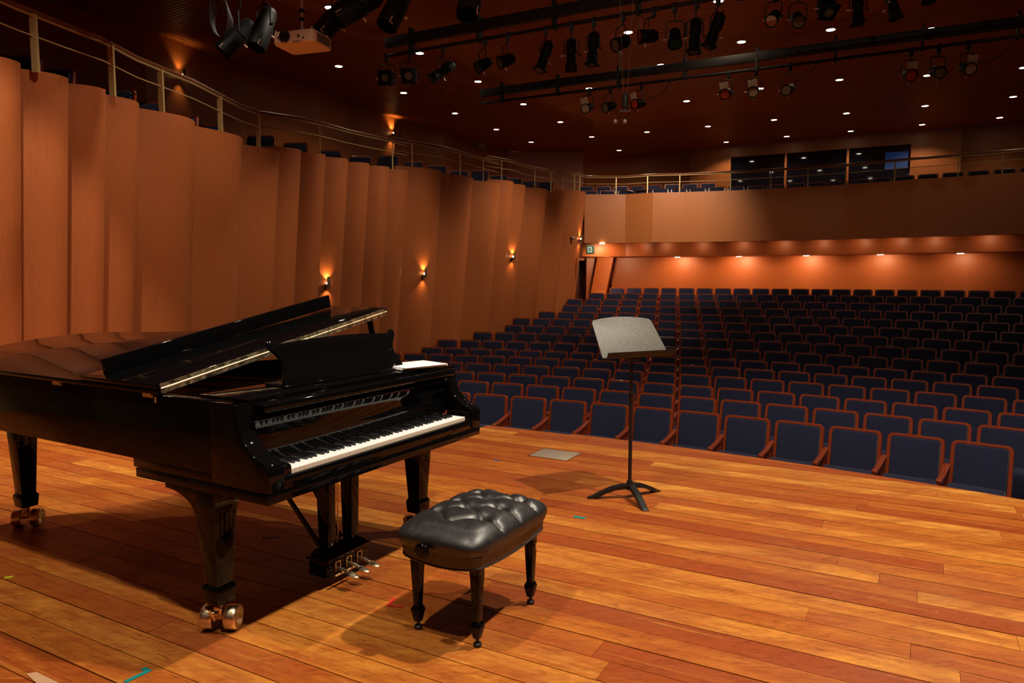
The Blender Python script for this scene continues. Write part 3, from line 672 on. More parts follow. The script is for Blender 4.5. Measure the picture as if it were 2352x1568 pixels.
for sx_ in (-1, 1):
    for sy_ in (-1, 1):
        x, y = sx_*.2215, sy_*.148
        l = G().frus((x, y, .105), (.028, .028), (x, y, .30), (.044, .044)).frus((x, y, .30), (.044, .044), (x, y, .38), (.046, .046)).frus((x, y, .088), (.046, .046), (x, y, .105), (.030, .030)).frus((x, y, .035), (.026, .026), (x, y, .088), (.046, .046)).obj('leg', gl, bn, bev=.002)
        G().cyl((x, y, .012), (x, y, .036), .007).lathe([(.014, 0), (.017, .004), (.017, .014), (.013, .018)], 16, Matrix.Translation((x, y, 0))).obj('foot_glide', M['satin'], l, smooth=True)
        if sx_ == 1 and sy_ == -1: G().box((x+.003, y-.0236, .255), (x+.014, y-.0215, .285)).obj('brass_label', M['brass'], l)
kn = G()
for t in range(1): kn.lathe([(.012, 0), (.024, .003), (.027, .008), (.027, .018), (.024, .022), (.010, .024)], 18, Matrix.Translation((-A_-.024, .030, .402)) @ Matrix.Scale(1.15, 4) @ Matrix.Rotation(-PI/2, 4, 'Y'))
kn.cyl((-A_+.03, .030, .402), (-A_-.03, .030, .402), .009).obj('height_knob', gl, bn, bev=.001, smooth=True)

# ================================================================ THE MUSIC STAND
ms_ = thing('music_stand', 'black music stand with a speckled grey desk, alone in the middle of the stage', 'music stand', (.787, 4.755, 0), R(26))
for a in (182, 36, 282):
    T = Matrix.Rotation(R(a-26), 4, 'Z'); pts = []
    up = [(0, .098), (.05, .097), (.12, .080), (.19, .050), (.25, .018), (.285, .004)]; lo = [(.285, 0), (.225, 0), (.215, .008), (.16, .036), (.10, .056), (.05, .064), (0, .064)]
    G().prism(up+lo, -.021, .021, 'y', T).obj('foot', M['satin'], ms_, bev=.004)
G().cyl((0, 0, .055), (0, 0, .12), .021).obj('hub', M['satin'], ms_, bev=.003)
G().cyl((0, 0, .09), (0, 0, .70), .0125).obj('lower_tube', M['satin'], ms_, smooth=True)
G().cyl((0, 0, .68), (0, 0, .955), .0095).obj('upper_tube', M['satin'], ms_, smooth=True)
G().cyl((0, 0, .655), (0, 0, .715), .016).cyl((0, 0, .70), (0, 0, .712), .018).obj('clutch', M['satin'], ms_, bev=.002)
LN = R(38); TD = Matrix.Translation((.012, -.035, .955)) @ Matrix.Rotation(-LN, 4, 'X') @ Matrix.Rotation(PI/2, 4, 'X')
dk = [(-.262, 0), (.262, 0), (.240, .27), (.226, .292), (.16, .305), (.08, .314), (0, .317), (-.08, .314), (-.16, .305), (-.226, .292), (-.238, .27)]
G().prism(dk, -.003, .003, 'z', TD).obj('desk', M['desk'], ms_, bev=.001)
G().prism([(-.002, -.002), (-.058, -.002), (-.080, .036), (-.077, .038), (-.056, .002), (-.002, .002)], -.268, .268, 'x', Matrix.Translation((.012, -.037, .950)) @ Matrix.Rotation(R(-8), 4, 'X')).obj('tray', M['satin'], ms_, bev=.0008)
G().box((-.04, -.05, .930), (.04, .03, .948)).obj('desk_mount', M['satin'], ms_, bev=.003)
G().box((-.03, -.2, -.02), (.03, -.03, -.003), TD).obj('desk_bracket', M['satin'], ms_) if 0 else None

# ================================================================ SMALL THINGS ON THE STAGE FLOOR
def tape_l(name, label, px, py, rz, mt, a=.10, b=.07, w_=.018, g2=None):
    p = at_z(px, py, 0); o = G().prism([(0, 0), (a, 0), (a, w_), (w_, w_), (w_, b), (0, b)], .001, .0018).obj(name, mt, loc=(p.x, p.y, .0006), rot=(0, 0, R(rz))); tag(o, label, 'tape'); return o
tape_l('tape_mark', 'red L-shaped tape mark on the floor left of the bench', 886, 1392, -12, M['red'], .085, .085)
tape_l('tape_mark', 'teal L-shaped tape mark at the bottom edge, lower left', 350, 1540, 148, M['teal'], .045, .10, .020)
tape_l('tape_mark', 'teal tape mark on the floor below the music stand', 1316, 1188, -25, M['teal'], .075, .03, .028)
tape_l('tape_mark', 'small blue tape mark beyond the bench, near the right piano leg', 1134, 1058, -15, M['blue'], .05, .03, .016)
tape_l('tape_mark', 'faint red tape line beside the stage edge near the floor plate', 1343, 1010, 40, M['red'], .09, .11, .006)
tape_l('tape_mark', 'faded blue tape mark in the shadow under the piano', 604, 1238, 20, M['slate'], .09, .05, .012)
p = at_z(20, 1326, 0); tag(G().box((-.018, -.014, .001), (.018, .014, .0018)).obj('tape_square', M['yellow'], loc=(p.x, p.y, .0006), rot=(0, 0, .3)), 'tiny yellow square of tape at the left edge of the floor', 'tape')
p = at_z(1275, 1044, 0); fpn = thing('floor_plate', 'rectangular brushed metal floor hatch set in the stage boards', 'floor hatch', (p.x, p.y, 0), R(-29))
G().box((-.17, -.14, .001), (.17, .14, .004)).obj('hatch_cover', M['steel'], fpn, bev=.001)
G().box((-.18, -.15, .0005), (.18, -.14, .005)).box((-.18, .14, .0005), (.18, .15, .005)).box((-.18, -.14, .0005), (-.17, .14, .005)).box((.17, -.14, .0005), (.18, .14, .005)).obj('hatch_rim', M['brassd'], fpn)
for nm, pts in (('pale_patch', [(285, 1538), (325, 1532), (410, 1568), (340, 1580)]), ):
    q_ = [at_z(60+(x-285)*.6, 1548+(y-1538)*.7, 0) for x, y in pts]; c = sum(q_, Vector())/4
    tag(G().prism([(p.x-c.x, p.y-c.y) for p in q_], .0012, .0018).obj('filler_patch', M['patch'], loc=(c.x, c.y, .0006)), 'pale filler patch in the boards at the bottom left corner', 'floor patch')

# ================================================================ AUDITORIUM SEATS
def make_seat():
    t = thing('auditorium_seat', 'navy seat', 'seat', (0, 0, 0), 0, 'navy auditorium seats in curved rows')
    TB = Matrix.Translation((0, 0, .955)) @ Matrix.Rotation(R(-9), 4, 'X') @ Matrix.Rotation(PI/2, 4, 'X')
    o_ = rounded([(-.250, -.60), (.250, -.60), (.243, 0), (-.243, 0)], [.01, .01, .062, .062], 5)
    i_ = rounded([(-.213, -.595), (.213, -.595), (.212, -.026), (-.212, -.026)], [.01, .01, .040, .040], 5)
    n = len(o_); g = G()
    g.add([(*p, -.022) for p in o_]+[(*p, .024) for p in o_]+[(*p, -.022) for p in i_]+[(*p, .024) for p in i_],
          [f for k in range(n) for q in [(k+1) % n] for f in ((k, q, n+q, n+k), (n+k, n+q, 3*n+q, 3*n+k), (2*n+k, 3*n+k, 3*n+q, 2*n+q), (k, 2*n+k, 2*n+q, q))], TB)
    g.obj('backrest_frame', M['frame'], t, bev=.004, seg=1, ang=60)
    G().prism(rounded([(-.208, -.60), (.208, -.60), (.208, -.030), (-.208, -.030)], [.02, .02, .045, .045], 4), -.03, .052, 'z', TB).obj('back_cushion', M['navy'], t, bev=.022, seg=3, ang=50)
    TS = Matrix.Translation((0, -.225, .385)) @ Matrix.Rotation(R(12), 4, 'X')
    G().box((-.222, -.15, -.05), (.222, .0, .24), TS).obj('seat_cushion', M['navy'], t, bev=.028, seg=3)
    ar = [(-.04, .735), (-.12, .725), (-.28, .690), (-.40, .676), (-.490, .674), (-.500, .662), (-.494, .628), (-.40, .634), (-.28, .648), (-.04, .69)]
    G().prism(ar, -.287, -.235, 'x').obj('armrest', M['frame'], t, bev=.010, seg=2, ang=40)
    G().prism([(-.10, 0), (-.10, .69), (-.42, .64), (-.36, .30), (-.40, 0)], -.274, -.250, 'x').obj('side_panel', M['frame'], t, bev=.003, seg=1)
    return t
seat0 = make_seat(); seat_used = [0]
def place_seat(x, y, z, rz, label, grp):
    s_ = seat0 if not seat_used[0] else dup(seat0); seat_used[0] += 1
    s_.location = (x, y, z); s_.rotation_euler = (0, 0, rz); s_['label'] = label; s_['group'] = grp
    if 'balcony' in grp: s_.name = 'balcony_chair'
    return s_
for k in range(15):
    cnt = 0
    for j in range(RL[k]-(2 if 1 <= k <= 4 else 0), 40):
        a = RA[k]-math.degrees((j*S+.247)/RR[k]); p = pol(RR[k], a); X, Y = to_px((p.x, p.y, RH[k]))
        if X > 2395: break
        hw = FPX*.26/p.y
        if (Y > 836 and X+hw < 1052) or (Y > 800 and X+hw < 918) or X+hw < 900: continue
        if k == 4 and j < -11: continue
        cnt += 1; rw = ['front row', 'second row', 'third row', 'fourth row'][k] if k < 4 else ('last row' if k == 14 else ORD[k+1]+' row')
        side = 'clear of the piano' if k < 4 else 'from the left wall'
        place_seat(p.x, p.y, RH[k]-.955, R(a-90), f'navy auditorium seat in red-brown frame, {rw}, {ORD[cnt]} {side}', f'navy auditorium seats, {rw}')
# rear balcony: two rows just behind the parapet
for row, (zt_, off) in enumerate(((4.17, .95), (4.42, 1.95))):
    used_ = []; cnt = 0; L = [FP[i_]+outward(i_)*off for i_ in range(len(FP))]; d = .25; seg_i = 0; acc = 0
    for a, b in zip(L, L[1:]):
        ln = (b-a).length
        while d < acc+ln:
            p = a.lerp(b, (d-acc)/ln); X, Y = to_px((p.x, p.y, zt_)); d += .56
            if X > 2390: break
            if row == 1 and X > 1640: continue
            if any((p-q_).length < .54 for q_ in used_): continue
            used_.append(p.copy())
            if 0 < X: cnt += 1; dr_ = (b-a); place_seat(p.x, p.y, zt_-.955, math.atan2(dr_.y, dr_.x), f'navy seat in the rear balcony, {"front" if row == 0 else "second"} row, {ORD[cnt] if cnt < 25 else "number "+str(cnt)} from the left', f'rear balcony seats, {"front" if row == 0 else "second"} row')
        acc += ln
# side balcony seats, tops showing over the veneer wall
SIDE = [(45, 128), (128, 160), (270, 207), (335, 236), (418, 266), (478, 288), (600, 312), (680, 328), (759, 345), (828, 359), (892, 357), (950, 371), (1004, 380), (1055, 392), (1102, 391), (1146, 402), (1180, 409), (1216, 415), (1252, 417)]
def rail_pt(px):
    best = None
    for zt, st, ed in TIERS:
        q = [st]+ed
        for a, b in zip(q, q[1:]):
            if a[0] <= px <= b[0]: best = at_z(px, a[1]+(b[1]-a[1])*(px-a[0])/(b[0]-a[0]), zt)
    return best
for k, (px, py) in enumerate(SIDE):
    rp = rail_pt(px); D = rp.y+(.75 if px < 560 else 1.35); p = at_y(px, py, D)
    place_seat(p.x, p.y, p.z-.955, R(-8 if k % 3 else -2), f'navy seat in the side balcony behind the railing, {ORD[k+1]} from the left edge', 'side balcony seats')

# ================================================================ RAILINGS
def railing(label, pts, step_posts, hgt=.54, mid=.31, hr=.024, thick=.016):
    t = thing('balcony_railing', label, 'railing', tuple(pts[0])); o = pts[0]; up = Vector((0, 0, 1))
    tops = [p-o+up*hgt for p in pts]
    G().tube(tops, hr, 8).obj('handrail', M['handrail'], t, smooth=True)
    G().tube([q-up*(hr+.014) for q in tops], .013, 6).obj('rail_bar', M['rail'], t, smooth=True)
    G().tube([p-o+up*mid for p in pts], .008, 6).obj('mid_rail', M['rail'], t, smooth=True)
    for p in step_posts:
        q = p-o; G().box((q.x-thick, q.y-thick*.6, q.z-.03), (q.x+thick, q.y+thick*.6, q.z+hgt-hr)).obj('post', M['rail'], t)
    return t
POSTS = [([85, 262, 375, 510, 597], 0, .030), ([738, 905], 1, .012), ([950, 1060, 1113], 2, .012), ([1155, 1231, 1268], 3, .013), ([1296, 1322, 1334], 4, .016)]
for nm, (ps, ti, th) in zip(('nearest section at the top left', 'second section along the left wall', 'third section along the left wall', 'fourth section along the left wall', 'short corner section at the far end'), POSTS):
    zt, st, ed = TIERS[ti]; q = [st]+ed; pts = [at_z(*e, zt) for e in q if e[0] > -150]
    if ti == 0: pts[-1] = at_z(600, 338, zt)
    pp = []
    for x in ps:
        for a, b in zip(q, q[1:]):
            if a[0] <= x <= b[0]: pp.append(at_z(x, a[1]+(b[1]-a[1])*(x-a[0])/(b[0]-a[0]), zt)); break
    sh = Vector((-.03, .03, 0)); railing(f'brass-coloured balcony railing with wood handrail, {nm}', [p+sh for p in pts], [p+sh for p in pp], thick=th)
pp = []
for x in (1414, 1486, 1560, 1677, 1770, 1855, 1942, 2055, 2201, 2303):
    for a, b in zip(FB, FB[1:]):
        if a[0] <= x <= b[0]: pp.append(at_z(x, a[1]+(b[1]-a[1])*(x-a[0])/(b[0]-a[0]), ZT)+Vector((.02, .05, 0))); break
railing('long thin railing curving along the rear balcony front', [p+Vector((.02, .05, 0)) for p in FP[:13]], pp, thick=.014)

# ================================================================ SCONCES
def sconce(p, d, label, pw=3.2):
    rz = math.atan2(d.y, d.x)+PI/2       # local -y away from the wall
    t = thing('wall_sconce', label, 'wall light', tuple(p), rz, None)
    G().box((-.032, -.10, -.09), (.032, -.088, .10)).obj('front_plate', M['sconce'], t, bev=.002)
    G().box((-.045, -.088, -.095), (.03, -.0, -.035)).obj('lamp_cup', M['sconce'], t, bev=.003)
    G().cyl((-.005, -.05, -.04), (-.005, -.05, .005), .016).obj('bulb', M['bulb'], t, smooth=True)
    for z, tz, e in ((.03, 1, pw), (-.11, -1, pw*.6)):
        q = Vector(p)+d*.055+Vector((0, 0, z)); o = spot(q, q+Vector((0, 0, tz))-d*.16, e, 92, 1.0, (1, .62, .24), .02, 'sconce_light')
    return t
for (px, py), nm in zip(((745, 648), (957, 627), (1170, 588), (1316, 548)), ('nearest one, above the open piano lid', 'second along the left wall, right of the piano lid', 'third along the left wall, above the seats', 'farthest one, next to the balcony corner')):
    p, d = on_wall(px, py); sconce(p, d, f'lit bronze up-and-down wall sconce, {nm}', 17)
def on_upper(px, py):
    for a, b in zip(UP, UP[1:]):
        xa, xb = to_px(a)[0], to_px(b)[0]
        if xa <= px <= xb and a.y > 8:
            n = (b-a).cross(Vector((0, 0, 1))).normalized(); 
            if n.y > 0: n = -n
            return at_plane(px, py, a, n), n
for (px, py), nm in zip(((412, 172), (899, 305), (1181, 372)), ('upper left, behind the nearest railing', 'in the fold of the upper wall, middle', 'small far one near the rear balcony')):
    p, d = on_upper(px, py); sconce(p+d*.03, d, f'lit sconce on the side balcony wall, {nm}', 7.0 if px < 500 else 22)

# ================================================================ CEILING DOWNLIGHTS
DL = [(757, 17), (778, 152), (927, 213), (964, 122), (1045, 260), (1098, 187), (1140, 297), (1202, 239), (1220, 326), (1287, 280), (1297, 354), (1359, 314), (1345, 10), (1353, 203), (1443, 74), (1518, 149), (1486, 303), (1422, 345),
      (1577, 232), (1626, 290), (1703, 96), (1668, 326), (1746, 203), (1778, 275), (1807, 313), (1908, 68), (1928, 183), (1944, 260), (1954, 301), (2139, 66), (2130, 173), (2125, 243), (2118, 286), (2327, 222), (2296, 270), (2351, 155), (1650, 2)]
bands = [(0, 40, 'at the top edge'), (40, 110, 'in the nearest band'), (110, 170, 'in the second band'), (170, 230, 'in the third band'), (230, 270, 'in the fourth band'), (270, 308, 'in the fifth band'), (308, 400, 'in the farthest band')]
for lo, hi, nm in bands:
    for k, (px, py) in enumerate(sorted(q for q in DL if lo <= q[1] < hi)):
        p = at_z(px, py, ZC); t = thing('ceiling_downlight', f'round lit ceiling downlight, {nm}, {ORD[k+1]} from the left', 'ceiling light', (p.x, p.y, ZC))
        G().lathe([(.078, -.004), (.095, -.010), (.105, -.004), (.105, .006), (.078, .006)], 20, None, cap=False).obj('trim_ring', M['sconce'], t, smooth=True)
        G().cyl((0, 0, -.006), (0, 0, .004), .078, n=20).obj('lamp_face', M['lamp'], t)
        spot((p.x, p.y, ZC-.03), (p.x, p.y, 0), 80 if (py > 284 and px > 1450) else (38 if px < 1750 else 20) if p.y > 12 else 36, 128, .5, (1, .74, .46), .05, 'downlight')
for k, (px, py, z) in enumerate(((1383, 559, ZB), (1556, 590, 2.10), (1697, 589, 2.10), (1852, 588, 2.10), (2022, 586, 2.10), (2206, 584, 2.10))):
    p = at_z(px, py-1, z)
    if k:
        dd_ = ray(px, py); dd_.z = 0; lo, hi = 5, 60
        for _ in range(40):
            m_ = (lo+hi)/2
            if ((dd_*m_).xy-RC).length < RB-.75: lo = m_
            else: hi = m_
        p = dd_*lo; p.z = z
    t = thing('soffit_downlight', f'lit downlight under the rear balcony, {ORD[k+1]} from the left', 'ceiling light', (p.x, p.y, z))
    G().cyl((0, 0, -.022), (0, 0, .004), .085, n=20).obj('lamp_face', M['lampd'], t); G().lathe([(.085, -.012), (.105, -.012), (.105, .0), (.085, .0)], 20, cap=False).obj('trim_ring', M['sconce'], t)
    on_ = Vector((p.x-RC.x, p.y-RC.y, 0)).normalized(); spot((p.x, p.y, z-.06), (p.x+on_.x*.9, p.y+on_.y*.9, .9), [60, 75, 85, 75, 55, 34][k], 160, .6, (1, .66, .36), .14, 'soffit_and_fill_light')

spot((at_y(1390, 580, 23).x, 22.9, 2.05), (at_y(1385, 640, 24.2).x, 24.6, .6), 95, 160, .6, (1, .66, .36), .1, 'soffit_and_fill_light')  # added bare spot with no fixture, brightens the pilaster behind the beam
for i_ in range(0, 11):       # added unseen spots that brighten the beam behind the balcony edge
    a = FP[i_].lerp(FP[i_+1], .5); o_ = outward(i_); q = Vector((a.x+o_.x*.10, a.y+o_.y*.10, ZB-.05)); spot(q, q+o_*.45-Vector((0, 0, .22)), 5.5, 150, .8, (1, .66, .36), .08, 'beam_fill_light')

# ================================================================ LIGHTING BARS AND STAGE LANTERNS
def bar(label, p0, p1, up=.0, beam=True):
    t = thing('lighting_bar', label, 'lighting bar', tuple(p0)); d = (p1-p0); L = d.length; a = math.atan2(d.y, d.x); t.rotation_euler = (0, 0, a)
    if beam: G().box((0, -.05, .13), (L, .05, .28)).obj('beam', M['matte'], t, bev=.004)
    G().cyl((.02, 0, 0), (L, 0, 0), .026, n=12).obj('pipe', M['matte'], t, smooth=True)
    x = .5
    while x < L:
        G().box((x-.02, -.06, -.04), (x+.02, .06, .36)).obj('bracket', M['matte'], t)
        if int(x*10) % 3 == 0: G().cyl((x, 0, .28), (x, 0, ZC-p0.z), .010, n=6).obj('hanger', M['matte'], t)
        x += 1.25
    return t
b1a, b1b = at_z(888, 129, 5.05), at_z(1470, 27, 5.05); b1b = b1a+(b1b-b1a)*1.9
b2a, b2b = at_z(1104, 238, 5.05), at_z(2352, 82, 5.05); b2b = b2a+(b2b-b2a)*1.15
b0a = Vector((-3.6, 8.4, 4.62)); b0b = b0a+Vector((.865, -.502, 0))*5.2
b3a = at_y(1690, 0, 10.6); b3a.z = 5.35; b3b = b3a+Vector((.93, -.36, 0))*6.5
bar('black lighting bar with box beam, the nearer long one across the ceiling', b1a, b1b); bar('black lighting bar with box beam, the farther long one over the seats', b2a, b2b)
bar('black pipe above the frame carrying the big lanterns at the top left', b0a, b0b, beam=False); bar('black pipe above the frame carrying lanterns at the top right', b3a, b3b)
def onbar(a, b, px):                       # point of a bar at an image column
    lo, hi = -.2, 1.2
    for _ in range(40):
        m = (lo+hi)/2
        if to_px(a.lerp(b, m))[0] < px: lo = m
        else: hi = m
    return a.lerp(b, lo)
def lantern(p, cpx, kind, axis, label, gel=None, sc_=1.0, knobs=True):
    """p: point on the pipe; cpx: pixel of the body centre; axis: direction of the beam"""
    t = thing('stage_lantern', label, 'stage light', tuple(p)); c = at_y(cpx[0], cpx[1], p.y)-p
    ax = Vector(axis).normalized(); sx = ax.cross(Vector((0, 0, 1))); sx = (sx if sx.length > .1 else Vector((1, 0, 0))).normalized(); sy = sx.cross(ax)
    T = Matrix(((sx.x, sy.x, ax.x, c.x), (sx.y, sy.y, ax.y, c.y), (sx.z, sy.z, ax.z, c.z), (0, 0, 0, 1))) @ Matrix.Scale(sc_, 4)
    G().box((-.03, -.02, -.09), (.03, .02, .035)).box((-.012, -.035, -.11), (.012, .03, -.07)).obj('clamp', M['matte'], t, bev=.003)
    r = {'profile': .085, 'par': .095, 'fresnel': .125, 'can': .105}[kind]*sc_; hz = Vector((c.x, c.y, 0)); 
    yk = [Vector((0, 0, -.09))]+[Vector((s_*0, 0, 0)) for s_ in ()]; tz = min(-.10, c.z+.20*sc_)
    wv = sx*(r+.022)
    top = Vector((c.x, c.y, tz))
    G().tube([c+wv, top+wv, top+wv*.55+Vector((0, 0, .03)), top-wv*.55+Vector((0, 0, .03)), top-wv, c-wv], .008, 6).cyl((0, 0, -.1), tuple(top+Vector((0, 0, .03))), .009, n=6).obj('yoke', M['matte'], t, smooth=True)
    if kind == 'profile':
        b = G().lathe([(.02, -.24), (.055, -.235), (.078, -.20), (.080, -.05), (.062, -.03), (.062, .02), (.07, .03), (.07, .15), (.078, .16), (.078, .20), (.066, .20)], 18, T).obj('body', M['fix'], t, bev=.0, smooth=True)
        for k in range(6):
            a = k*PI/3; G().box((-.004, .060, .035), (.004, .078, .145), T @ Matrix.Rotation(a, 4, 'Z')).obj('cooling_fin', M['fixgrey'], b)
        G().tube([(-.03, 0, -.235), (-.03, 0, -.275), (.03, 0, -.275), (.03, 0, -.235)], .006, 6, T).obj('handle', M['matte'], b)
        G().box((-.085, -.085, .20), (.085, .085, .212), T).obj('accessory_slot', M['fix'], t, bev=.002); G().cyl((0, 0, .196), (0, 0, .2135), .058, T=T).obj('lens', M['lensglass'], t)
    elif kind == 'can':
        G().lathe([(.03, -.22), (.07, -.215), (.09, -.16), (.095, -.02), (.105, .0), (.105, .26), (.098, .26), (.095, .10)], 20, T, cap=False).cyl((0, 0, -.22), (0, 0, -.21), .07, T=T).obj('body', M['fix'], t, smooth=True)
        G().cyl((0, 0, .09), (0, 0, .10), .094, T=T).obj('lens', M['lensglass'], t); G().box((-.10, -.002, .20), (-.09, .04, .262), T).obj('gel_clip', M['beige'], t)
    elif kind == 'fresnel':
        G().box((-.105, -.105, -.16), (.105, .105, .06), T).obj('body', M['fix'], t, bev=.03, seg=3); G().box((-.125, -.125, .06), (.125, .125, .075), T).obj('colour_frame', M['fix'], t, bev=.003)
        G().cyl((0, 0, .05), (0, 0, .082), .062, T=T).obj('lens', M['lensdull'], t, smooth=True)
        G().box((-.12, .121, .06), (.12, .128, .078), T).obj('frame_edge', M['fixgrey'], t)
    else:
        G().lathe([(.02, -.16), (.06, -.15), (.082, -.11), (.088, .0), (.090, .08), (.084, .08)], 18, T).obj('body', M['fix'], t, smooth=True)
        G().lathe([(.088, .075), (.098, .08), (.098, .10), (.085, .10)], 18, T, cap=False).obj('front_ring', M['fix'], t, smooth=True)
        G().cyl((0, 0, .078), (0, 0, .092), .080, T=T).obj('lens', gel or M['lensdull'], t, smooth=True)
        if gel is M['frost'] or gel is M['gelred']: G().prism([(-.075, .085), (.08, .08), (.085, .21), (.03, .19), (-.02, .215), (-.07, .20)], .086, .090, 'z', T).obj('diffusion_sheet', M['frost'], t)
    if knobs:
        for s_ in (-1, 1): G().cyl(tuple(c+sx*(s_*(r+.012))), tuple(c+sx*(s_*(r+.060))), .011, n=8).obj('yoke_knob', M['beige'] if s_ > 0 else M['matte'], t)
        G().cyl(tuple(c+sy*-.09+ax*.03), tuple(c+sy*-.14+ax*.03), .010, n=8).obj('gel_knob', M['beige'], t)
    return t
A1 = (-.35, -.75, -.55)
B1 = [(888, (888, 180), 'fresnel', (-.25, -.95, -.12), 'square black fresnel lantern with amber lens, leftmost on the nearer bar', None), (940, (940, 175), 'fresnel', (-.05, -.97, -.2), 'square black fresnel lantern with amber lens, second on the nearer bar', None),
      (1018, (1015, 165), 'profile', (-.75, -.35, -.6), 'slim black profile lantern tilted left, right of the two square ones', None), (1115, (1108, 150), 'par', (-.75, -.4, -.5), 'short black lantern pointing left, fourth on the nearer bar', M['gelgreen']),
      (1166, (1160, 140), 'par', (-.85, -.3, -.35), 'short black lantern seen from the side, fifth on the nearer bar', None), (1254, (1250, 132), 'profile', (-.32, -.2, -.9), 'long black profile lantern leaning left, sixth on the nearer bar', None),
      (1313, (1312, 128), 'profile', (-.03, -.3, -.95), 'ribbed black profile lantern hanging straight down, seventh on the nearer bar', None), (1364, (1362, 115), 'profile', (-.08, -.1, -1), 'tall black profile lantern, eighth on the nearer bar', None),
      (1432, (1425, 100), 'par', (-.8, -.4, -.4), 'short black lantern beside the microphone wires, ninth on the nearer bar', None), (1502, (1485, 84), 'par', (-1, -.1, -.1), 'dark lantern pointing sideways, tenth on the nearer bar', M['gelred']),
      (1550, (1550, 90), 'par', (-.1, -.5, -.85), 'green-tinted short lantern, eleventh on the nearer bar', M['gelgreen']), (1600, (1596, 85), 'profile', (-.1, -.2, -.95), 'black profile lantern, twelfth on the nearer bar', None), (1650, (1641, 72), 'profile', (-.35, -.1, -.9), 'black profile lantern leaning left, last in view on the nearer bar', None)]
for x, c_, k_, ax_, lb, ge in B1: lantern(onbar(b1a, b1b, x), c_, k_, ax_, lb, ge, 1.0 if k_ != 'fresnel' else .95)
B2 = [(1354, (1349, 248), (-.5, -.8, -.3), 'small lantern with pale diffusion sheet, leftmost on the farther bar', M['frost']), (1402, (1398, 245), (-.8, -.5, -.3), 'small black lantern, second on the farther bar', None), (1473, (1466, 238), (-.8, -.5, -.2), 'small lantern with red gel right of the hanging microphones', M['gelred']),
      (1674, (1668, 215), (-.5, -.8, -.3), 'small lantern with red gel and curling white sheet, middle of the farther bar', M['gelred']), (1736, (1731, 210), (-.4, -.85, -.3), 'small lantern with pale sheet next to the red-gel one, farther bar', M['frost']), (1815, (1810, 205), (-.6, -.7, -.3), 'small black lantern alone with trailing cable, farther bar', None),
      (2094, (2088, 172), (-.1, -.9, -.35), 'small lantern with red gel on the right part of the farther bar', M['gelred']), (2157, (2153, 165), (0, -.9, -.35), 'small black lantern between the red and pale ones at right', None), (2225, (2222, 157), (0, -.9, -.35), 'small lantern with pale gel sheet, rightmost on the farther bar', M['frost'])]
for x, c_, ax_, lb, ge in B2: lantern(onbar(b2a, b2b, x), c_, 'par', ax_, lb, ge, 1.0)
B0 = [(560, (548, 82), 'can', (-.65, -.25, -.75), 'big black can lantern at the top left, left of a pair'), (615, (606, 62), 'can', (-.25, -.3, -.9), 'big black can lantern at the top left, right one of the pair, beside the projector'),
      (795, (772, 40), 'can', (-.55, -.35, -.8), 'big black can lantern just right of the projector'), (850, (828, 15), 'can', (-.8, -.2, -.5), 'black can lantern behind the one right of the projector'), (925, (913, 12), 'can', (-.35, -.35, -.85), 'black can lantern with pink gel clip at the top edge'), (1088, (1082, -12), 'can', (-.1, -.5, -.85), 'black can lantern whose rim just enters the top edge')]
for x, c_, k_, ax_, lb in B0: lantern(onbar(b0a, b0b, x), c_, k_, ax_, lb, None, .95)
B3 = [(1782, (1776, 42), 'par', (-.5, -.6, -.6), 'short lantern with pale ring, leftmost at the top right', M['beige']), (1838, (1832, 45), 'par', (-.1, -.8, -.6), 'short lantern second at the top right', None), (1900, (1900, 22), 'fresnel', (.1, -.6, -.8), 'square-fronted black lantern above a bright downlight, top right', None),
      (1970, (1970, 22), 'profile', (-.05, -.2, -.95), 'long black profile lantern at the top right', None), (2045, (2050, 10), 'profile', (.18, -.2, -.95), 'second long black profile lantern at the top right', None), (2133, (2133, -12), 'par', (0, -.2, -.95), 'green lantern just entering the top right edge', M['gelgreen'])]
for x, c_, k_, ax_, lb, ge in B3: lantern(onbar(b3a, b3b, x), c_, k_, ax_, lb, ge, .95)
# hanging cables
def cable(label, pts, r=.008):
    o = G().tube(pts, r, 6).obj('hanging_cable', M['cable'], None, smooth=True); return tag(o, label, 'cable')
def sag(a, b, s_, n=12): return [a.lerp(b, t/n)-Vector((0, 0, s_*4*(t/n)*(1-t/n))) for t in range(n+1)]
q = onbar(b2a, b2b, 1540); cable('thin black cable drooping from the farther bar, right of the microphones', sag(onbar(b2a, b2b, 1490)-Vector((0, 0, .25)), q, .12))
cable('thin black cable drooping between lanterns at the middle of the farther bar', sag(onbar(b2a, b2b, 1825)-Vector((0, 0, .3)), onbar(b2a, b2b, 1880), .06))
cable('thin black cable drooping at the right end of the farther bar', sag(onbar(b2a, b2b, 2240)-Vector((0, 0, .3)), onbar(b2a, b2b, 2345), .12))
cb = onbar(b0a, b0b, 500); g = G()
for k in range(5): g.tube([(cb.x+.10*sin(t)+.008*k, cb.y+.012*k, 4.30+(.24-.02*k)*cos(t)-.02*k) for t in [j*PI/10 for j in range(20)]], .0045, 6, closed=True)
tag(g.obj('coiled_cable', M['cable'], None, smooth=True), 'coil of dark cable hanging at the top left corner lanterns', 'cable')

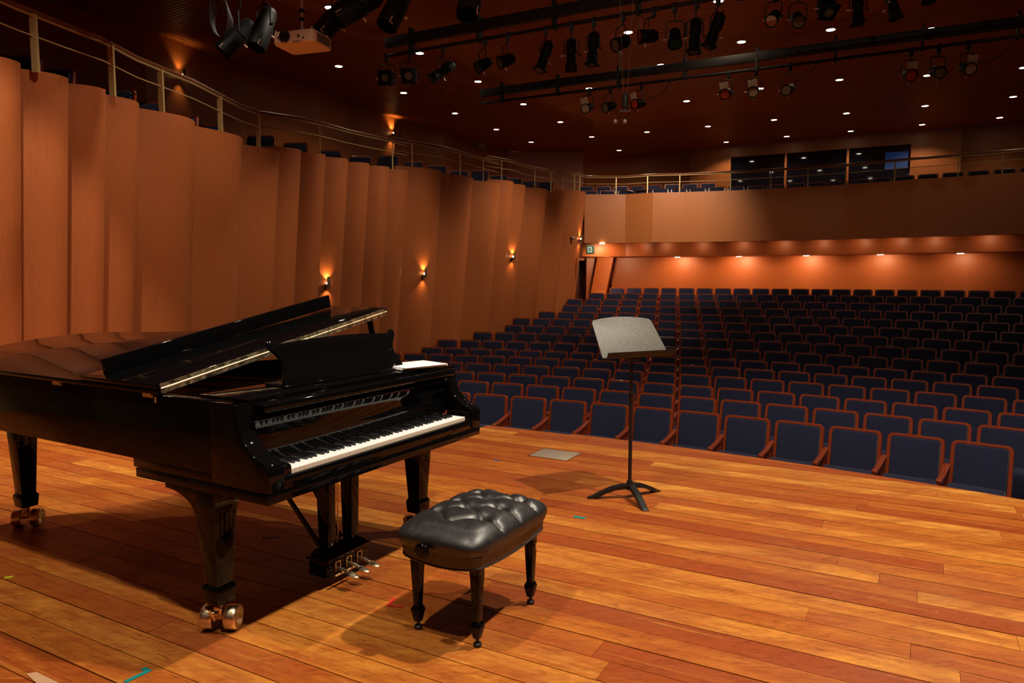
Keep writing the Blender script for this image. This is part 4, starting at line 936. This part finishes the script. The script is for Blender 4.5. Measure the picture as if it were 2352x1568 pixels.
# ================================================================ PROJECTOR, MICROPHONES, SMALL FITTINGS
pc = at_y(695, 96, 6.5); pj = thing('projector', 'cream ceiling projector hanging on a steel pole, its dark lens facing the stage', 'projector', tuple(pc), R(-17))
G().prism(rounded([(-.20, -.15), (.20, -.15), (.20, .16), (-.20, .16)], .05, 5), -.055, .055, 'z').obj('shell', M['cream'], pj, bev=.018, seg=3)
TL = Matrix.Translation((-.075, -.15, .005)) @ Matrix.Rotation(PI/2, 4, 'X'); G().lathe([(.052, -.01), (.052, .012), (.046, .018), (.040, .016), (.036, .006), (.01, .004)], 24, TL).obj('lens', M['lensglass'], pj, smooth=True)
for k in range(5): G().box((.0+k*.016, -.152, -.052), (.006+k*.016, -.146, -.036)).obj('vent_slot', M['sconce'], pj)
for x in (-.145, .045): G().box((x, -.1515, -.012), (x+.024, -.149, .012)).obj('sensor_window', M['sconce'], pj)
G().cyl((.105, -.149, -.02), (.105, -.153, -.02), .008).obj('indicator', M['fix'], pj); G().box((.199, -.09, -.035), (.2015, .11, .035)).obj('side_grille', M['sconce'], pj)
for x, y in ((-.19, -.12), (.16, -.12), (-.19, .12), (.16, .12)): G().box((x, y, .05), (x+.012, y+.012, .075)).obj('mount_foot', M['cream'], pj)
G().box((-.10, -.08, .062), (.10, .08, .075)).cyl((0, 0, .07), (0, 0, .11), .03).obj('mount_plate', M['steel'], pj)
G().cyl((0, 0, .10), (0, 0, ZC-pc.z), .019).obj('pole', M['steel'], pj, smooth=True)
for z in (.17, .24): G().cyl((0, 0, z), (0, 0, z+.03), .023).obj('pole_collar', M['fix'], pj)
mp = at_y(1436, 232, 8.2); mc = thing('microphone_cluster', 'hanging microphone cluster on two thin wires in front of the farther bar', 'microphone', tuple(mp))
G().lathe([(.012, -.085), (.030, -.07), (.036, -.03), (.036, .05), (.028, .075), (.010, .085)], 18).obj('housing', M['fixgrey'], mc, smooth=True)
G().cyl((-.02, 0, .07), tuple(at_y(1423, -40, 8.2)-mp), .002, n=5).cyl((.02, 0, .07), tuple(at_y(1457, -40, 8.2)-mp), .002, n=5).obj('suspension_wire', M['steel'], mc)
G().box((-.06, -.01, -.115), (.06, .01, -.10)).cyl((0, 0, -.115), (0, 0, -.08), .012).obj('mount_bar', M['chrome'], mc)
for s_, dx in ((-1, -.105), (1, .0)):
    m_ = G().tube([(s_*.045, 0, -.11), (s_*.045-.02, 0, -.17), (dx, -.02, -.20)], .010, 8).obj('microphone', M['chrome'], mc, smooth=True)
    G().lathe([(.003, -.028), (.020, -.02), (.027, 0), (.020, .02), (.003, .028)], 14, Matrix.Translation((dx-.005, -.02, -.225))).obj('windscreen', M['steel'], m_, smooth=True)
es = at_y(1355, 573, 21.2); ex = thing('exit_sign', 'small green running-man exit sign beneath the balcony corner', 'exit sign', tuple(es), R(-35))
G().box((-.13, .0, -.13), (.13, .05, .13)).obj('sign_box', M['beige'], ex, bev=.004)
G().box((-.10, -.006, -.11), (.10, 0, .11)).obj('sign_face', M['green'], ex); G().box((-.070, -.008, -.085), (.075, -.006, .085)).obj('door_pictogram', M['white'], ex)
G().cyl((.005, -.009, .052), (.005, -.013, .052), .014).prism([(-.03, .03), (.03, .035), (.035, .005), (.0, .01), (.02, -.02), (.05, -.03), (.04, -.045), (.0, -.035), (-.02, -.07), (-.035, -.062), (-.012, -.015), (-.04, .01)], -.013, -.009, 'y').obj('running_figure', M['green'], ex)
p, d = on_wall(1297, 547); cc = thing('security_camera', 'small round security camera on the far end of the left wall', 'camera', tuple(p), math.atan2(d.y, d.x)+PI/2)
G().cyl((0, .0, 0), (0, -.05, 0), .05, .045).obj('mount', M['sconce'], cc); G().cyl((0, -.05, 0), (0, -.14, -.02), .035).obj('barrel', M['beige'], cc, smooth=True); G().cyl((0, -.14, -.02), (0, -.143, -.02), .022).obj('lens', M['lensglass'], cc)
p, d = on_upper(1100, 331); sp_ = thing('wall_speaker', 'small beige box loudspeaker high on the upper left wall', 'speaker', tuple(p+d*.12), math.atan2(d.y, d.x)+PI/2)
G().box((-.12, -.10, -.15), (.12, .10, .15), Matrix.Rotation(R(12), 4, 'X')).obj('cabinet', M['beige'], sp_, bev=.01); G().box((-.10, -.105, -.13), (.10, -.098, .13), Matrix.Rotation(R(12), 4, 'X')).obj('grille', M['frost'], sp_)
bpy.context.view_layer.update()
